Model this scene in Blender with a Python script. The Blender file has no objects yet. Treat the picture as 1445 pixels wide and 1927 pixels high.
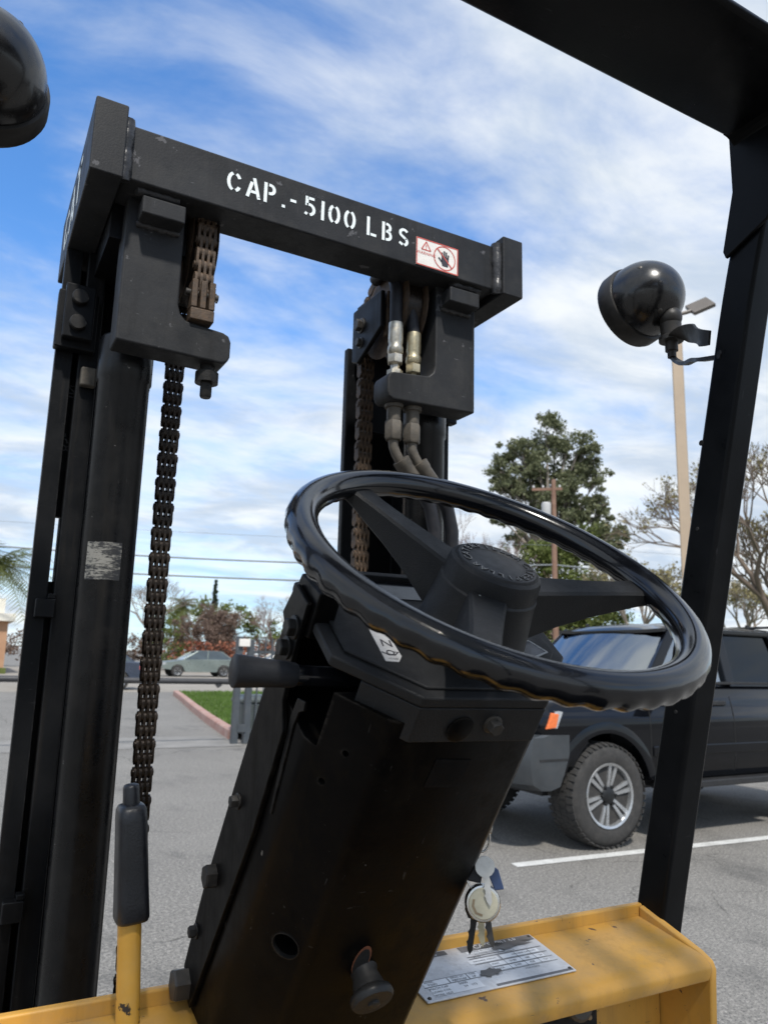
import bpy, bmesh, math, random
from mathutils import Vector, Matrix
V = Vector
R = math.radians
PI = math.pi
sc = bpy.context.scene
C = bpy.context.collection

# ------------------------------------------------------------------ camera
# world axes: X = across the forklift to its right, Y = forward, Z = up, metres
cam_d = bpy.data.cameras.new('camera')
cam = bpy.data.objects.new('camera', cam_d)
C.objects.link(cam)
sc.camera = cam
_p, _r, _y = R(10.7), R(1.5), R(28.4)
fw = V((math.sin(_y) * math.cos(_p), math.cos(_y) * math.cos(_p), math.sin(_p)))
rt0 = V((math.cos(_y), -math.sin(_y), 0))
up0 = rt0.cross(fw)
rt = rt0 * math.cos(_r) + up0 * math.sin(_r)
up = rt.cross(fw)
cam.matrix_world = Matrix(((rt.x, up.x, -fw.x, 0), (rt.y, up.y, -fw.y, 0), (rt.z, up.z, -fw.z, 1.40), (0, 0, 0, 1)))
cam_d.sensor_fit = 'VERTICAL'
cam_d.sensor_height = 36.0
cam_d.lens = 1440.0 / 1927.0 * 36.0
cam_d.clip_start = 0.02
cam_d.clip_end = 3000
cam_d.dof.use_dof = True
cam_d.dof.focus_distance = 0.95
cam_d.dof.aperture_fstop = cam_d.lens / 2.6

# ------------------------------------------------------------------ light
SUN_EL, SUN_AZ = R(54), R(196)        # azimuth measured from +Y towards +X: behind the viewer
sdir = V((math.sin(SUN_AZ) * math.cos(SUN_EL), math.cos(SUN_AZ) * math.cos(SUN_EL), math.sin(SUN_EL)))
sun_d = bpy.data.lights.new('sun', 'SUN')
sun_d.energy = 4.4
sun_d.angle = R(3.6)
sun_d.color = (1.0, 0.955, 0.89)
sun = bpy.data.objects.new('sun', sun_d)
C.objects.link(sun)
sun.rotation_euler = sdir.to_track_quat('Z', 'Y').to_euler()

world = bpy.data.worlds.new('World')
sc.world = world
world.use_nodes = True
wn, wl = world.node_tree.nodes, world.node_tree.links
wn.clear()
w_out = wn.new('ShaderNodeOutputWorld')
w_bg = wn.new('ShaderNodeBackground')
w_bg.inputs['Strength'].default_value = 0.15
sky = wn.new('ShaderNodeTexSky')
sky.sky_type = 'NISHITA'
sky.sun_disc = False
sky.sun_elevation = SUN_EL
sky.sun_rotation = SUN_AZ
sky.air_density = 1.0
sky.dust_density = 0.6
sky.ozone_density = 2.2


def wmath(op, a, b=None, clamp=False):
    n = wn.new('ShaderNodeMath')
    n.operation = op
    n.use_clamp = clamp
    for i, s in enumerate((a, b)):
        if s is None:
            continue
        if isinstance(s, (int, float)):
            n.inputs[i].default_value = s
        else:
            wl.new(s, n.inputs[i])
    return n.outputs[0]


tc = wn.new('ShaderNodeTexCoord')
sep = wn.new('ShaderNodeSeparateXYZ')
wl.new(tc.outputs['Generated'], sep.inputs[0])
den = wmath('ADD', wmath('MAXIMUM', sep.outputs['Z'], 0.0), 0.16)
comb = wn.new('ShaderNodeCombineXYZ')
wl.new(wmath('DIVIDE', sep.outputs['X'], den), comb.inputs[0])
wl.new(wmath('DIVIDE', sep.outputs['Y'], den), comb.inputs[1])


CL1 = (11.0, 5.0, 3.0)
CL2 = (0.6, 4.4, 2.0)
CLO, CHI = 0.50, 0.765


def wnoise(scale, loc, rot, stretch, detail, rough, dist):
    m = wn.new('ShaderNodeMapping')
    m.inputs['Location'].default_value = loc
    m.inputs['Rotation'].default_value = (0, 0, rot)
    m.inputs['Scale'].default_value = stretch
    wl.new(comb.outputs[0], m.inputs[0])
    n = wn.new('ShaderNodeTexNoise')
    n.inputs['Scale'].default_value = scale
    n.inputs['Detail'].default_value = detail
    n.inputs['Roughness'].default_value = rough
    n.inputs['Distortion'].default_value = dist
    wl.new(m.outputs[0], n.inputs['Vector'])
    return n.outputs['Fac']


def wramp(f, lo, hi):
    n = wn.new('ShaderNodeMapRange')
    n.interpolation_type = 'SMOOTHSTEP'
    n.inputs['From Min'].default_value = lo
    n.inputs['From Max'].default_value = hi
    wl.new(f, n.inputs['Value'])
    return n.outputs[0]


big = wnoise(0.55, CL1, R(20), (1, 1, 1), 3, 0.45, 0.2)
wisp = wnoise(1.3, CL2, R(64), (0.85, 1.3, 1), 9, 0.58, 0.6)
fine = wnoise(4.0, (1, 2, 3), R(64), (0.7, 1.4, 1), 7, 0.6, 0.3)
body = wmath('ADD', wmath('MULTIPLY', big, 0.70), wmath('ADD', wmath('MULTIPLY', wisp, 0.42), wmath('MULTIPLY', fine, 0.27)))
cloud = wramp(body, CLO, CHI)
veil = wmath('MULTIPLY', wramp(sep.outputs['Z'], 0.50, 0.02), 0.62)     # thin high haze thickens with the air path
cover = wmath('SUBTRACT', 1.0, wmath('MULTIPLY', wmath('SUBTRACT', 1.0, wmath("MULTIPLY", cloud, 0.97)), wmath('SUBTRACT', 1.0, veil)))
skymul = wn.new('ShaderNodeMix')
skymul.data_type = 'RGBA'
skymul.blend_type = 'MULTIPLY'
skymul.inputs[0].default_value = 1.0
wl.new(sky.outputs[0], skymul.inputs[6])
skymul.inputs[7].default_value = (0.78, 1.30, 1.75, 1)
wmix = wn.new('ShaderNodeMix')
wmix.data_type = 'RGBA'
wl.new(cover, wmix.inputs[0])
wl.new(skymul.outputs[2], wmix.inputs[6])
cmix = wn.new('ShaderNodeMix')          # brighter tops, greyer thin parts
cmix.data_type = 'RGBA'
wl.new(wramp(wnoise(2.1, (5.0, 1.0, 9.0), R(40), (0.8, 1.3, 1), 8, 0.6, 0.5), 0.36, 0.62), cmix.inputs[0])
cmix.inputs[6].default_value = (4.1, 4.75, 5.6, 1)
cmix.inputs[7].default_value = (6.5, 6.75, 6.9, 1)
wl.new(cmix.outputs[2], wmix.inputs[7])
wl.new(wmix.outputs[2], w_bg.inputs['Color'])
wl.new(w_bg.outputs[0], w_out.inputs[0])

# ------------------------------------------------------------------ exposure
vs = sc.view_settings
vs.view_transform = 'Standard'
vs.look = 'None'
vs.exposure = 0.0
vs.gamma = 1.0
vs.use_curve_mapping = False
sc.cycles.use_denoising = True
sc.cycles.max_bounces = 8
sc.cycles.transparent_max_bounces = 12

# ------------------------------------------------------------------ mesh helpers


class MB:
    def __init__(s):
        s.v = []
        s.f = []

    def add(s, vs_, fs):
        o = len(s.v)
        s.v += [tuple(p) for p in vs_]
        s.f += [tuple(i + o for i in f) for f in fs]
        return s

    def box(s, x0, x1, y0, y1, z0, z1, m=None):
        p = [(x, y, z) for z in (z0, z1) for y in (y0, y1) for x in (x0, x1)]
        if m:
            p = [m(*q) for q in p]
        return s.add(p, [(0, 2, 3, 1), (4, 5, 7, 6), (0, 1, 5, 4), (2, 6, 7, 3), (0, 4, 6, 2), (1, 3, 7, 5)])

    def prism(s, poly, lo, hi, m):
        """poly of (u, v) swept from w=lo to w=hi; m(u, v, w) -> point"""
        n = len(poly)
        p = [m(u, v, lo) for u, v in poly] + [m(u, v, hi) for u, v in poly]
        f = [tuple(range(n)), tuple(range(2 * n - 1, n - 1, -1))]
        f += [(i, i + n, (i + 1) % n + n, (i + 1) % n) for i in range(n)]
        return s.add(p, f)

    def rings(s, rings, closed=True, cap=True, loop=False):
        """list of equal-length vertex rings, skinned in turn"""
        n = len(rings[0])
        p = [q for r in rings for q in r]
        f = []
        k = len(rings)
        for i in range(k if loop else k - 1):
            a, b = i * n, ((i + 1) % k) * n
            for j in range(n if closed else n - 1):
                j2 = (j + 1) % n
                f.append((a + j, b + j, b + j2, a + j2))
        if cap and not loop:
            f.append(tuple(range(n)))
            f.append(tuple(range((k - 1) * n + n - 1, (k - 1) * n - 1, -1)))
        return s.add(p, f)

    def tube(s, pts, r, n=10, cap=True):
        pts = [V(p) for p in pts]
        rs = r if isinstance(r, (list, tuple)) else [r] * len(pts)
        t0 = (pts[1] - pts[0]).normalized()
        ref = V((0, 0, 1)) if abs(t0.z) < 0.9 else V((1, 0, 0))
        u = t0.cross(ref).normalized()
        out = []
        for i, p in enumerate(pts):
            if i == 0:
                t = t0
            elif i == len(pts) - 1:
                t = (pts[i] - pts[i - 1]).normalized()
            else:
                t = ((pts[i + 1] - p).normalized() + (p - pts[i - 1]).normalized()).normalized()
            u = (u - t * u.dot(t)).normalized()
            w = t.cross(u)
            out.append([p + (u * math.cos(2 * PI * k / n) + w * math.sin(2 * PI * k / n)) * rs[i] for k in range(n)])
        return s.rings(out, cap=cap)

    def lathe(s, prof, o, ax, n=24, cap=True, ph=0.0):
        """prof of (radius, height along ax)"""
        o = V(o)
        ax = V(ax).normalized()
        ref = V((0, 0, 1)) if abs(ax.z) < 0.9 else V((1, 0, 0))
        u = ax.cross(ref).normalized()
        w = ax.cross(u)
        rr = [[o + ax * h + (u * math.cos(2 * PI * k / n + ph) + w * math.sin(2 * PI * k / n + ph)) * max(r, 1e-5)
               for k in range(n)] for r, h in prof]
        return s.rings(rr, cap=cap)

    def hexbolt(s, o, ax, r, h, washer=True, ph=0.3):
        o = V(o)
        ax = V(ax).normalized()
        z0 = 0.0
        if washer:
            s.lathe([(r * 1.28, -0.001), (r * 1.28, h * 0.18), (r * 1.2, h * 0.22)], o, ax, 18)
            z0 = h * 0.2
        s.lathe([(r, z0), (r, h * 0.88), (r * 0.86, h)], o, ax, 6, ph=ph)
        return s

    def stroke(s, pts, w, m):
        """flat thick polyline; m(u, v) -> point"""
        k = len(pts)
        L, Rr = [], []
        for i in range(k):
            a = V(pts[max(i - 1, 0)] + (0,) if len(pts[0]) == 2 else pts[max(i - 1, 0)])
            b = V(pts[min(i + 1, k - 1)] + (0,))
            t = (b - a).normalized()
            nrm = V((-t.y, t.x, 0)) * w / 2
            p = V(pts[i] + (0,))
            L.append(p + nrm)
            Rr.append(p - nrm)
        vs_ = [m(q.x, q.y) for q in L] + [m(q.x, q.y) for q in Rr]
        return s.add(vs_, [(i, i + k, i + k + 1, i + 1) for i in range(k - 1)])


ORG = {}


def finish(o, smooth, bevel, seg=2):
    me = o.data
    if smooth:
        me.polygons.foreach_set('use_smooth', [True] * len(me.polygons))
        me.set_sharp_from_angle(angle=R(smooth if smooth > 1 else 38))
    if bevel:
        b = o.modifiers.new('bevel', 'BEVEL')
        b.width = bevel
        b.segments = seg
        b.limit_method = 'ANGLE'
        b.angle_limit = R(38)
        b.harden_normals = bool(smooth)


def fix_normals(me):
    bm = bmesh.new()
    bm.from_mesh(me)
    bmesh.ops.recalc_face_normals(bm, faces=bm.faces)
    bm.to_mesh(me)
    bm.free()


def obj(name, mb, mat, parent=None, bevel=0.0, smooth=True, origin=None, normals=True):
    org = ORG[parent] if parent is not None else (V(origin) if origin is not None else V((0, 0, 0)))
    me = bpy.data.meshes.new(name)
    me.from_pydata([(p[0] - org.x, p[1] - org.y, p[2] - org.z) for p in mb.v], [], mb.f)
    if normals:
        fix_normals(me)
    me.materials.append(mat)
    o = bpy.data.objects.new(name, me)
    C.objects.link(o)
    ORG[o] = org
    if parent is not None:
        o.parent = parent
    else:
        o.location = org
    finish(o, smooth, bevel)
    return o


def cut(o, mb):
    """take a piece out of a mesh, for good"""
    org = ORG[o]
    me = bpy.data.meshes.new('cutter')
    me.from_pydata([(p[0] - org.x, p[1] - org.y, p[2] - org.z) for p in mb.v], [], mb.f)
    fix_normals(me)
    k = bpy.data.objects.new('cutter', me)
    C.objects.link(k)
    k.parent = o.parent
    if o.parent is None:
        k.location = o.location
    held = [(m.width, m.segments) for m in o.modifiers]
    o.modifiers.clear()
    b = o.modifiers.new('cut', 'BOOLEAN')
    b.object = k
    b.operation = 'DIFFERENCE'
    b.solver = 'EXACT'
    dg = bpy.context.evaluated_depsgraph_get()
    dg.update()
    new = bpy.data.meshes.new_from_object(o.evaluated_get(dg))
    o.modifiers.clear()
    o.data = new
    bpy.data.objects.remove(k)
    bpy.data.meshes.remove(me)
    finish(o, True, 0)
    for w, sg in held:
        finish(o, True, w, sg)


def inst(name, me, parent, M):
    o = bpy.data.objects.new(name, me)
    C.objects.link(o)
    o.parent = parent
    ORG[o] = ORG[parent]
    o.matrix_local = Matrix.Translation(-ORG[parent]) @ M
    return o


def thing(name, loc, label, cat, group=None):
    o = bpy.data.objects.new(name, None)
    C.objects.link(o)
    o.location = loc
    o.empty_display_size = 0.2
    ORG[o] = V(loc)
    return tag(o, label, cat, group)


def tag(o, label, cat, group=None):
    o['label'] = label
    o['category'] = cat
    if group:
        o['group'] = group
    return o


def kind(o, k):
    o['kind'] = k
    return o


# ------------------------------------------------------------------ materials


class NT:
    def __init__(s, name):
        s.m = bpy.data.materials.new(name)
        s.m.use_nodes = True
        s.t = s.m.node_tree
        s.n, s.l = s.t.nodes, s.t.links
        s.b = s.n['Principled BSDF']
        s.out = s.n['Material Output']
        c = s.n.new('ShaderNodeTexCoord')
        s.co = c.outputs['Object']

    def put(s, sock, val):
        if isinstance(val, (int, float)):
            sock.default_value = val
        elif isinstance(val, (tuple, list)):
            sock.default_value = tuple(val) + ((1,) if len(val) == 3 and sock.type == 'RGBA' else ())
        else:
            s.l.new(val, sock)

    def noise(s, scale, detail=5, rough=0.55, stretch=None, dist=0.0):
        n = s.n.new('ShaderNodeTexNoise')
        n.inputs['Scale'].default_value = scale
        n.inputs['Detail'].default_value = detail
        n.inputs['Roughness'].default_value = rough
        n.inputs['Distortion'].default_value = dist
        if stretch:
            mp = s.n.new('ShaderNodeMapping')
            mp.inputs['Scale'].default_value = stretch
            s.l.new(s.co, mp.inputs[0])
            s.l.new(mp.outputs[0], n.inputs['Vector'])
        else:
            s.l.new(s.co, n.inputs['Vector'])
        return n.outputs['Fac']

    def voro(s, scale, feature='F1', out='Distance', rnd=1.0):
        n = s.n.new('ShaderNodeTexVoronoi')
        n.feature = feature
        n.inputs['Scale'].default_value = scale
        n.inputs['Randomness'].default_value = rnd
        s.l.new(s.co, n.inputs['Vector'])
        return n.outputs[out]

    def ramp(s, f, lo, hi, a=0.0, b=1.0):
        n = s.n.new('ShaderNodeMapRange')
        n.inputs['From Min'].default_value = lo
        n.inputs['From Max'].default_value = hi
        n.inputs['To Min'].default_value = a
        n.inputs['To Max'].default_value = b
        s.put(n.inputs['Value'], f)
        return n.outputs[0]

    def mix(s, f, a, b):
        n = s.n.new('ShaderNodeMix')
        n.data_type = 'RGBA'
        s.put(n.inputs[0], f)
        s.put(n.inputs[6], a)
        s.put(n.inputs[7], b)
        return n.outputs[2]

    def math(s, op, a, b):
        n = s.n.new('ShaderNodeMath')
        n.operation = op
        s.put(n.inputs[0], a)
        s.put(n.inputs[1], b)
        return n.outputs[0]

    def bump(s, h, strength, dist):
        n = s.n.new('ShaderNodeBump')
        n.inputs['Strength'].default_value = strength
        n.inputs['Distance'].default_value = dist
        s.l.new(h, n.inputs['Height'])
        s.l.new(n.outputs[0], s.b.inputs['Normal'])

    def set(s, col=None, rough=None, metal=None, coat=None, spec=None):
        for k, v in (('Base Color', col), ('Roughness', rough), ('Metallic', metal), ('Coat Weight', coat), ('Specular IOR Level', spec)):
            if v is not None:
                s.put(s.b.inputs[k], v)
        return s.m


def tint(c, k):
    return tuple(min(1.0, x * k) for x in c)


def paint(name, col, rough=0.4, var=0.3, scale=6.0, wear=None, wear_at=0.72, wear_scale=22.0, dust=None, dust_amt=0.3,
          bump=0.05, bscale=260.0, metal=0.0, coat=0.0, spec=0.5, scratch=None, edge=None, streak=None):
    """coated surface: uneven tone, optional dust film and chipped spots"""
    t = NT(name)
    big = t.noise(scale, 5, 0.6)
    c = t.mix(t.ramp(big, 0.3, 0.7), tint(col, 1 - var), tint(col, 1 + var))
    r = t.ramp(t.noise(scale * 4, 6, 0.65), 0.3, 0.7, rough * 0.78, min(1, rough * 1.25))
    if dust:
        d = t.ramp(t.noise(scale * 2.3, 7, 0.7), 0.48, 0.78, 0, dust_amt)
        c = t.mix(d, c, dust)
        r = t.mix(d, r, (0.85, 0.85, 0.85))
    if streak:
        k = t.ramp(t.noise(38, 6, 0.7, (1, 1, 0.07)), 0.52, 0.72, 0, streak[1])
        c = t.mix(k, c, streak[0])
        r = t.mix(k, r, (0.7, 0.7, 0.7))
    if scratch:
        a_ = t.ramp(t.noise(30, 5, 0.6, (1.0, 9.0, 6.0), 0.2), 0.685, 0.70)
        b_ = t.ramp(t.noise(26, 5, 0.6, (9.0, 1.5, 1.0), 0.3), 0.69, 0.705)
        k = t.math('MULTIPLY', t.math('MAXIMUM', a_, b_), t.ramp(t.noise(7, 3), 0.48, 0.60, 0, scratch[1]))
        c = t.mix(k, c, scratch[0])
    if edge:
        bv = t.n.new('ShaderNodeBevel')
        bv.samples = 4
        bv.inputs['Radius'].default_value = edge[1]
        gm = t.n.new('ShaderNodeNewGeometry')
        dt = t.n.new('ShaderNodeVectorMath')
        dt.operation = 'DOT_PRODUCT'
        t.l.new(bv.outputs[0], dt.inputs[0])
        t.l.new(gm.outputs['Normal'], dt.inputs[1])
        em = t.ramp(dt.outputs['Value'], 0.80, 0.985, 1, 0)
        em = t.math('MULTIPLY', em, t.ramp(t.noise(55, 6, 0.7), 0.44, 0.58, 0, edge[2]))
        c = t.mix(em, c, edge[0])
    if wear:
        w = t.ramp(t.noise(wear_scale, 6, 0.62), wear_at, wear_at + 0.015)
        c = t.mix(w, c, wear)
    if bump:
        t.bump(t.noise(bscale, 3, 0.5), bump, 0.002)
    return t.set(c, r, metal, coat, spec)


M = {}
M['rail'] = paint('black rail paint', (0.0060, 0.0065, 0.0075), 0.40, 0.35, 5, dust=(0.045, 0.042, 0.038), dust_amt=0.10, bump=0.08, spec=0.13, scratch=((0.06, 0.06, 0.062), 0.6), edge=((0.05, 0.05, 0.052), .004, 0.7), streak=((0.022, 0.019, 0.016), 0.5))
M['beam'] = paint('faded black paint', (0.023, 0.024, 0.026), 0.5, 0.30, 7, wear=(0.085, 0.085, 0.09), wear_at=0.66, wear_scale=34,
                  dust=(0.085, 0.08, 0.072), dust_amt=0.25, bump=0.12, bscale=320, spec=0.15, scratch=((0.10, 0.10, 0.105), 0.6), edge=((0.10, 0.10, 0.105), .004, 0.8), streak=((0.012, 0.012, 0.012), 0.5))
M['weld'] = paint('welded black paint', (0.03, 0.03, 0.032), 0.34, 0.35, 30, bump=0.7, bscale=120, spec=0.35)
M['cyl'] = paint('cylinder black enamel', (0.0055, 0.006, 0.007), 0.28, 0.3, 8, wear=(0.16, 0.155, 0.15), wear_at=0.72, wear_scale=75,
                 dust=(0.09, 0.08, 0.07), dust_amt=0.12, bump=0.05, spec=0.3, scratch=((0.05, 0.05, 0.052), 0.6), streak=((0.02, 0.017, 0.013), 0.4))
M['guard'] = paint('guard black enamel', (0.0042, 0.0047, 0.0056), 0.33, 0.3, 7, dust=(0.025, 0.025, 0.025), dust_amt=0.10, bump=0.05, spec=0.1, scratch=((0.035, 0.036, 0.04), 0.5), edge=((0.03, 0.031, 0.033), .004, 0.6))
M['column'] = paint('column black paint', (0.0030, 0.0030, 0.0032), 0.36, 0.35, 9, wear=(0.13, 0.12, 0.105), wear_at=0.715, wear_scale=55,
                    dust=(0.014, 0.011, 0.008), dust_amt=0.25, bump=0.06, spec=0.07, scratch=((0.045, 0.043, 0.040), 0.9), edge=((0.045, 0.041, 0.036), .004, 0.8), streak=((0.010, 0.008, 0.005), 0.6))
M['dash'] = paint('grained black plastic', (0.015, 0.0155, 0.0165), 0.48, 0.22, 12, dust=(0.06, 0.06, 0.06), dust_amt=0.2, bump=0.28, bscale=900, spec=0.22, scratch=((0.05, 0.05, 0.05), 0.6), edge=((0.045, 0.045, 0.045), .003, 0.7))
M['hub_cap'] = paint('dusty hub plastic', (0.028, 0.029, 0.031), 0.5, 0.2, 30, dust=(0.07, 0.07, 0.07), dust_amt=0.3, bump=0.2, bscale=900, spec=0.3)
M['rim'] = paint('gloss black rim plastic', (0.004, 0.0045, 0.006), 0.15, 0.3, 10, dust=(0.012, 0.012, 0.013), dust_amt=0.22, bump=0.02, bscale=300, coat=0.3, spec=0.42, scratch=((0.03, 0.03, 0.032), 0.6))
M['lamp'] = paint('lamp gloss black', (0.006, 0.006, 0.007), 0.24, 0.3, 14, dust=(0.09, 0.085, 0.08), dust_amt=0.14, bump=0.03, coat=0.2)
M['lamp_rim'] = paint('lamp rim black', (0.022, 0.021, 0.02), 0.45, 0.3, 14, dust=(0.10, 0.09, 0.08), dust_amt=0.3, bump=0.05, spec=0.3)
M['rubber'] = paint('black rubber', (0.02, 0.021, 0.024), 0.48, 0.25, 20, dust=(0.07, 0.07, 0.075), dust_amt=0.2, bump=0.12, bscale=500, spec=0.25)
M['grip'] = paint('navy black vinyl grip', (0.007, 0.008, 0.011), 0.38, 0.25, 20, dust=(0.03, 0.033, 0.04), dust_amt=0.2, bump=0.15, bscale=420)
M['hose'] = paint('hydraulic hose rubber', (0.020, 0.021, 0.026), 0.5, 0.25, 30, dust=(0.10, 0.09, 0.08), dust_amt=0.2, bump=0.1, spec=0.25)
M['dusty'] = paint('grimy steel', (0.085, 0.075, 0.062), 0.6, 0.4, 35, dust=(0.18, 0.15, 0.11), dust_amt=0.5, bump=0.2, metal=0.2)
M['zinc'] = paint('zinc plated steel', (0.50, 0.47, 0.40), 0.36, 0.25, 40, dust=(0.30, 0.24, 0.13), dust_amt=0.45, bump=0.05, metal=0.85)
M['brass'] = paint('yellow chromate steel', (0.42, 0.37, 0.25), 0.36, 0.25, 40, dust=(0.22, 0.18, 0.11), dust_amt=0.4, bump=0.05, metal=0.8)
M['chain'] = paint('greasy chain steel', (0.022, 0.016, 0.012), 0.30, 0.45, 60, dust=(0.10, 0.07, 0.045), dust_amt=0.35, bump=0.15, metal=0.55)
M['chain_rust'] = paint('dry rusty chain', (0.060, 0.040, 0.026), 0.6, 0.5, 50, dust=(0.19, 0.11, 0.055), dust_amt=0.55, bump=0.25, metal=0.25)
M['bolt'] = paint('dark bolt steel', (0.05, 0.047, 0.043), 0.45, 0.35, 50, dust=(0.10, 0.075, 0.055), dust_amt=0.45, bump=0.1, metal=0.4)
M['bolt_black'] = paint('painted bolt', (0.013, 0.0125, 0.012), 0.42, 0.35, 50, dust=(0.06, 0.05, 0.04), dust_amt=0.3, bump=0.1, spec=0.25)
M['white_paint'] = paint('stencil white paint', (0.74, 0.80, 0.80), 0.6, 0.10, 40, wear=(0.20, 0.21, 0.21), wear_at=0.66, wear_scale=90, bump=0.05)
M['yellow'] = paint('machine yellow paint', (0.54, 0.290, 0.056), 0.42, 0.18, 5, wear=(0.12, 0.07, 0.04), wear_at=0.662, wear_scale=48,
                    dust=(0.36, 0.25, 0.13), dust_amt=0.8, bump=0.06, spec=0.4, scratch=((0.18, 0.11, 0.05), 0.95), edge=((0.30, 0.19, 0.09), .004, 0.9), streak=((0.26, 0.15, 0.05), 0.35))
M['tube_yellow'] = paint('lever yellow paint', (0.60, 0.32, 0.05), 0.35, 0.14, 12, wear=(0.035, 0.025, 0.02), wear_at=0.625, wear_scale=34,
                         dust=(0.45, 0.32, 0.15), dust_amt=0.3, bump=0.05)
M['alu'] = paint('etched aluminium plate', (0.58, 0.585, 0.595), 0.42, 0.14, 30, dust=(0.30, 0.29, 0.28), dust_amt=0.5, bump=0.12, metal=0.35)
M['alu_light'] = paint('plate blank fields', (0.74, 0.75, 0.76), 0.5, 0.08, 40, bump=0.05, metal=0.2)
M['ink'] = paint('printed grey ink', (0.13, 0.13, 0.135), 0.55, 0.3, 60, bump=0)
M['grime'] = paint('rubbed off print', (0.11, 0.105, 0.10), 0.6, 0.4, 50, bump=0)
M['chrome'] = paint('nickel plated steel', (0.62, 0.60, 0.56), 0.24, 0.15, 60, dust=(0.3, 0.27, 0.22), dust_amt=0.3, bump=0.04, metal=1.0)
M['key_steel'] = paint('worn key steel', (0.60, 0.59, 0.56), 0.35, 0.12, 80, dust=(0.3, 0.28, 0.24), dust_amt=0.3, bump=0.04, metal=0.35)
M['sticker_white'] = paint('sticker white', (0.72, 0.69, 0.64), 0.5, 0.06, 30, dust=(0.45, 0.40, 0.33), dust_amt=0.25, bump=0)
M['sticker_red'] = paint('sticker red', (0.50, 0.085, 0.065), 0.5, 0.12, 30, bump=0)
M['sticker_black'] = paint('sticker black', (0.03, 0.028, 0.035), 0.5, 0.12, 30, bump=0)
M['label_grey'] = paint('shift label grey', (0.50, 0.50, 0.50), 0.5, 0.1, 50, dust=(0.25, 0.25, 0.25), dust_amt=0.3, bump=0)
M['fob'] = paint('yellowed fob plastic', (0.52, 0.49, 0.37), 0.35, 0.08, 60, dust=(0.30, 0.25, 0.16), dust_amt=0.4, bump=0.03)
M['blue'] = paint('blue key plastic', (0.03, 0.055, 0.13), 0.4, 0.2, 60, bump=0.03)
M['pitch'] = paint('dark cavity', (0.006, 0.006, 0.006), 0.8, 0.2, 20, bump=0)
M['lens'] = paint('lamp lens glass', (0.35, 0.36, 0.37), 0.1, 0.1, 40, bump=0.1, metal=0.3)
M['rust_red'] = paint('rust edge', (0.16, 0.055, 0.025), 0.8, 0.4, 60, bump=0.2)
M['wire'] = paint('tan wiring', (0.30, 0.22, 0.13), 0.5, 0.25, 60, bump=0.05)


def worn_patch():
    t = NT('scuffed silver sticker')
    f = t.noise(26, 8, 0.72, (1, 1, 2.6))
    g = t.noise(120, 4, 0.7, (0.5, 1, 2.5))
    k = t.ramp(t.math('ADD', f, t.math('MULTIPLY', g, 0.5)), 0.66, 0.76)
    c = t.mix(k, (0.19, 0.185, 0.165), (0.012, 0.012, 0.013))
    return t.set(c, 0.55)


M['patch'] = worn_patch()


def text_mesh(s, size, extrude=0.0):
    """letters in the XY plane, centred; returns verts and faces"""
    cu = bpy.data.curves.new('lettering', 'FONT')
    cu.body = s
    cu.size = size
    cu.extrude = extrude
    cu.align_x = 'CENTER'
    cu.align_y = 'CENTER'
    cu.resolution_u = 2
    o = bpy.data.objects.new('lettering', cu)
    C.objects.link(o)
    dg = bpy.context.evaluated_depsgraph_get()
    dg.update()
    me = bpy.data.meshes.new_from_object(o.evaluated_get(dg))
    vs_ = [v.co.copy() for v in me.vertices]
    fs = [tuple(p.vertices) for p in me.polygons]
    bpy.data.objects.remove(o)
    bpy.data.curves.remove(cu)
    bpy.data.meshes.remove(me)
    return vs_, fs


def lettering_each(name, items, mat, parent, m):
    for it in items:
        lettering(name, [it], mat, parent, m)


def lettering(name, items, mat, parent, m):
    """items: (string, u, v, size[, angle]); m(u, v, w) -> point"""
    mb = MB()
    for it in items:
        s_, u, v, size = it[:4]
        a = it[4] if len(it) > 4 else 0.0
        ex = it[5] if len(it) > 5 else 0.0
        vs_, fs = text_mesh(s_, size, ex)
        ca, sa = math.cos(a), math.sin(a)
        mb.add([m(u + p.x * ca - p.y * sa, v + p.x * sa + p.y * ca, p.z) for p in vs_], fs)
    return obj(name, mb, mat, parent, smooth=False, normals=False)

# ------------------------------------------------------------------ ground


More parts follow.
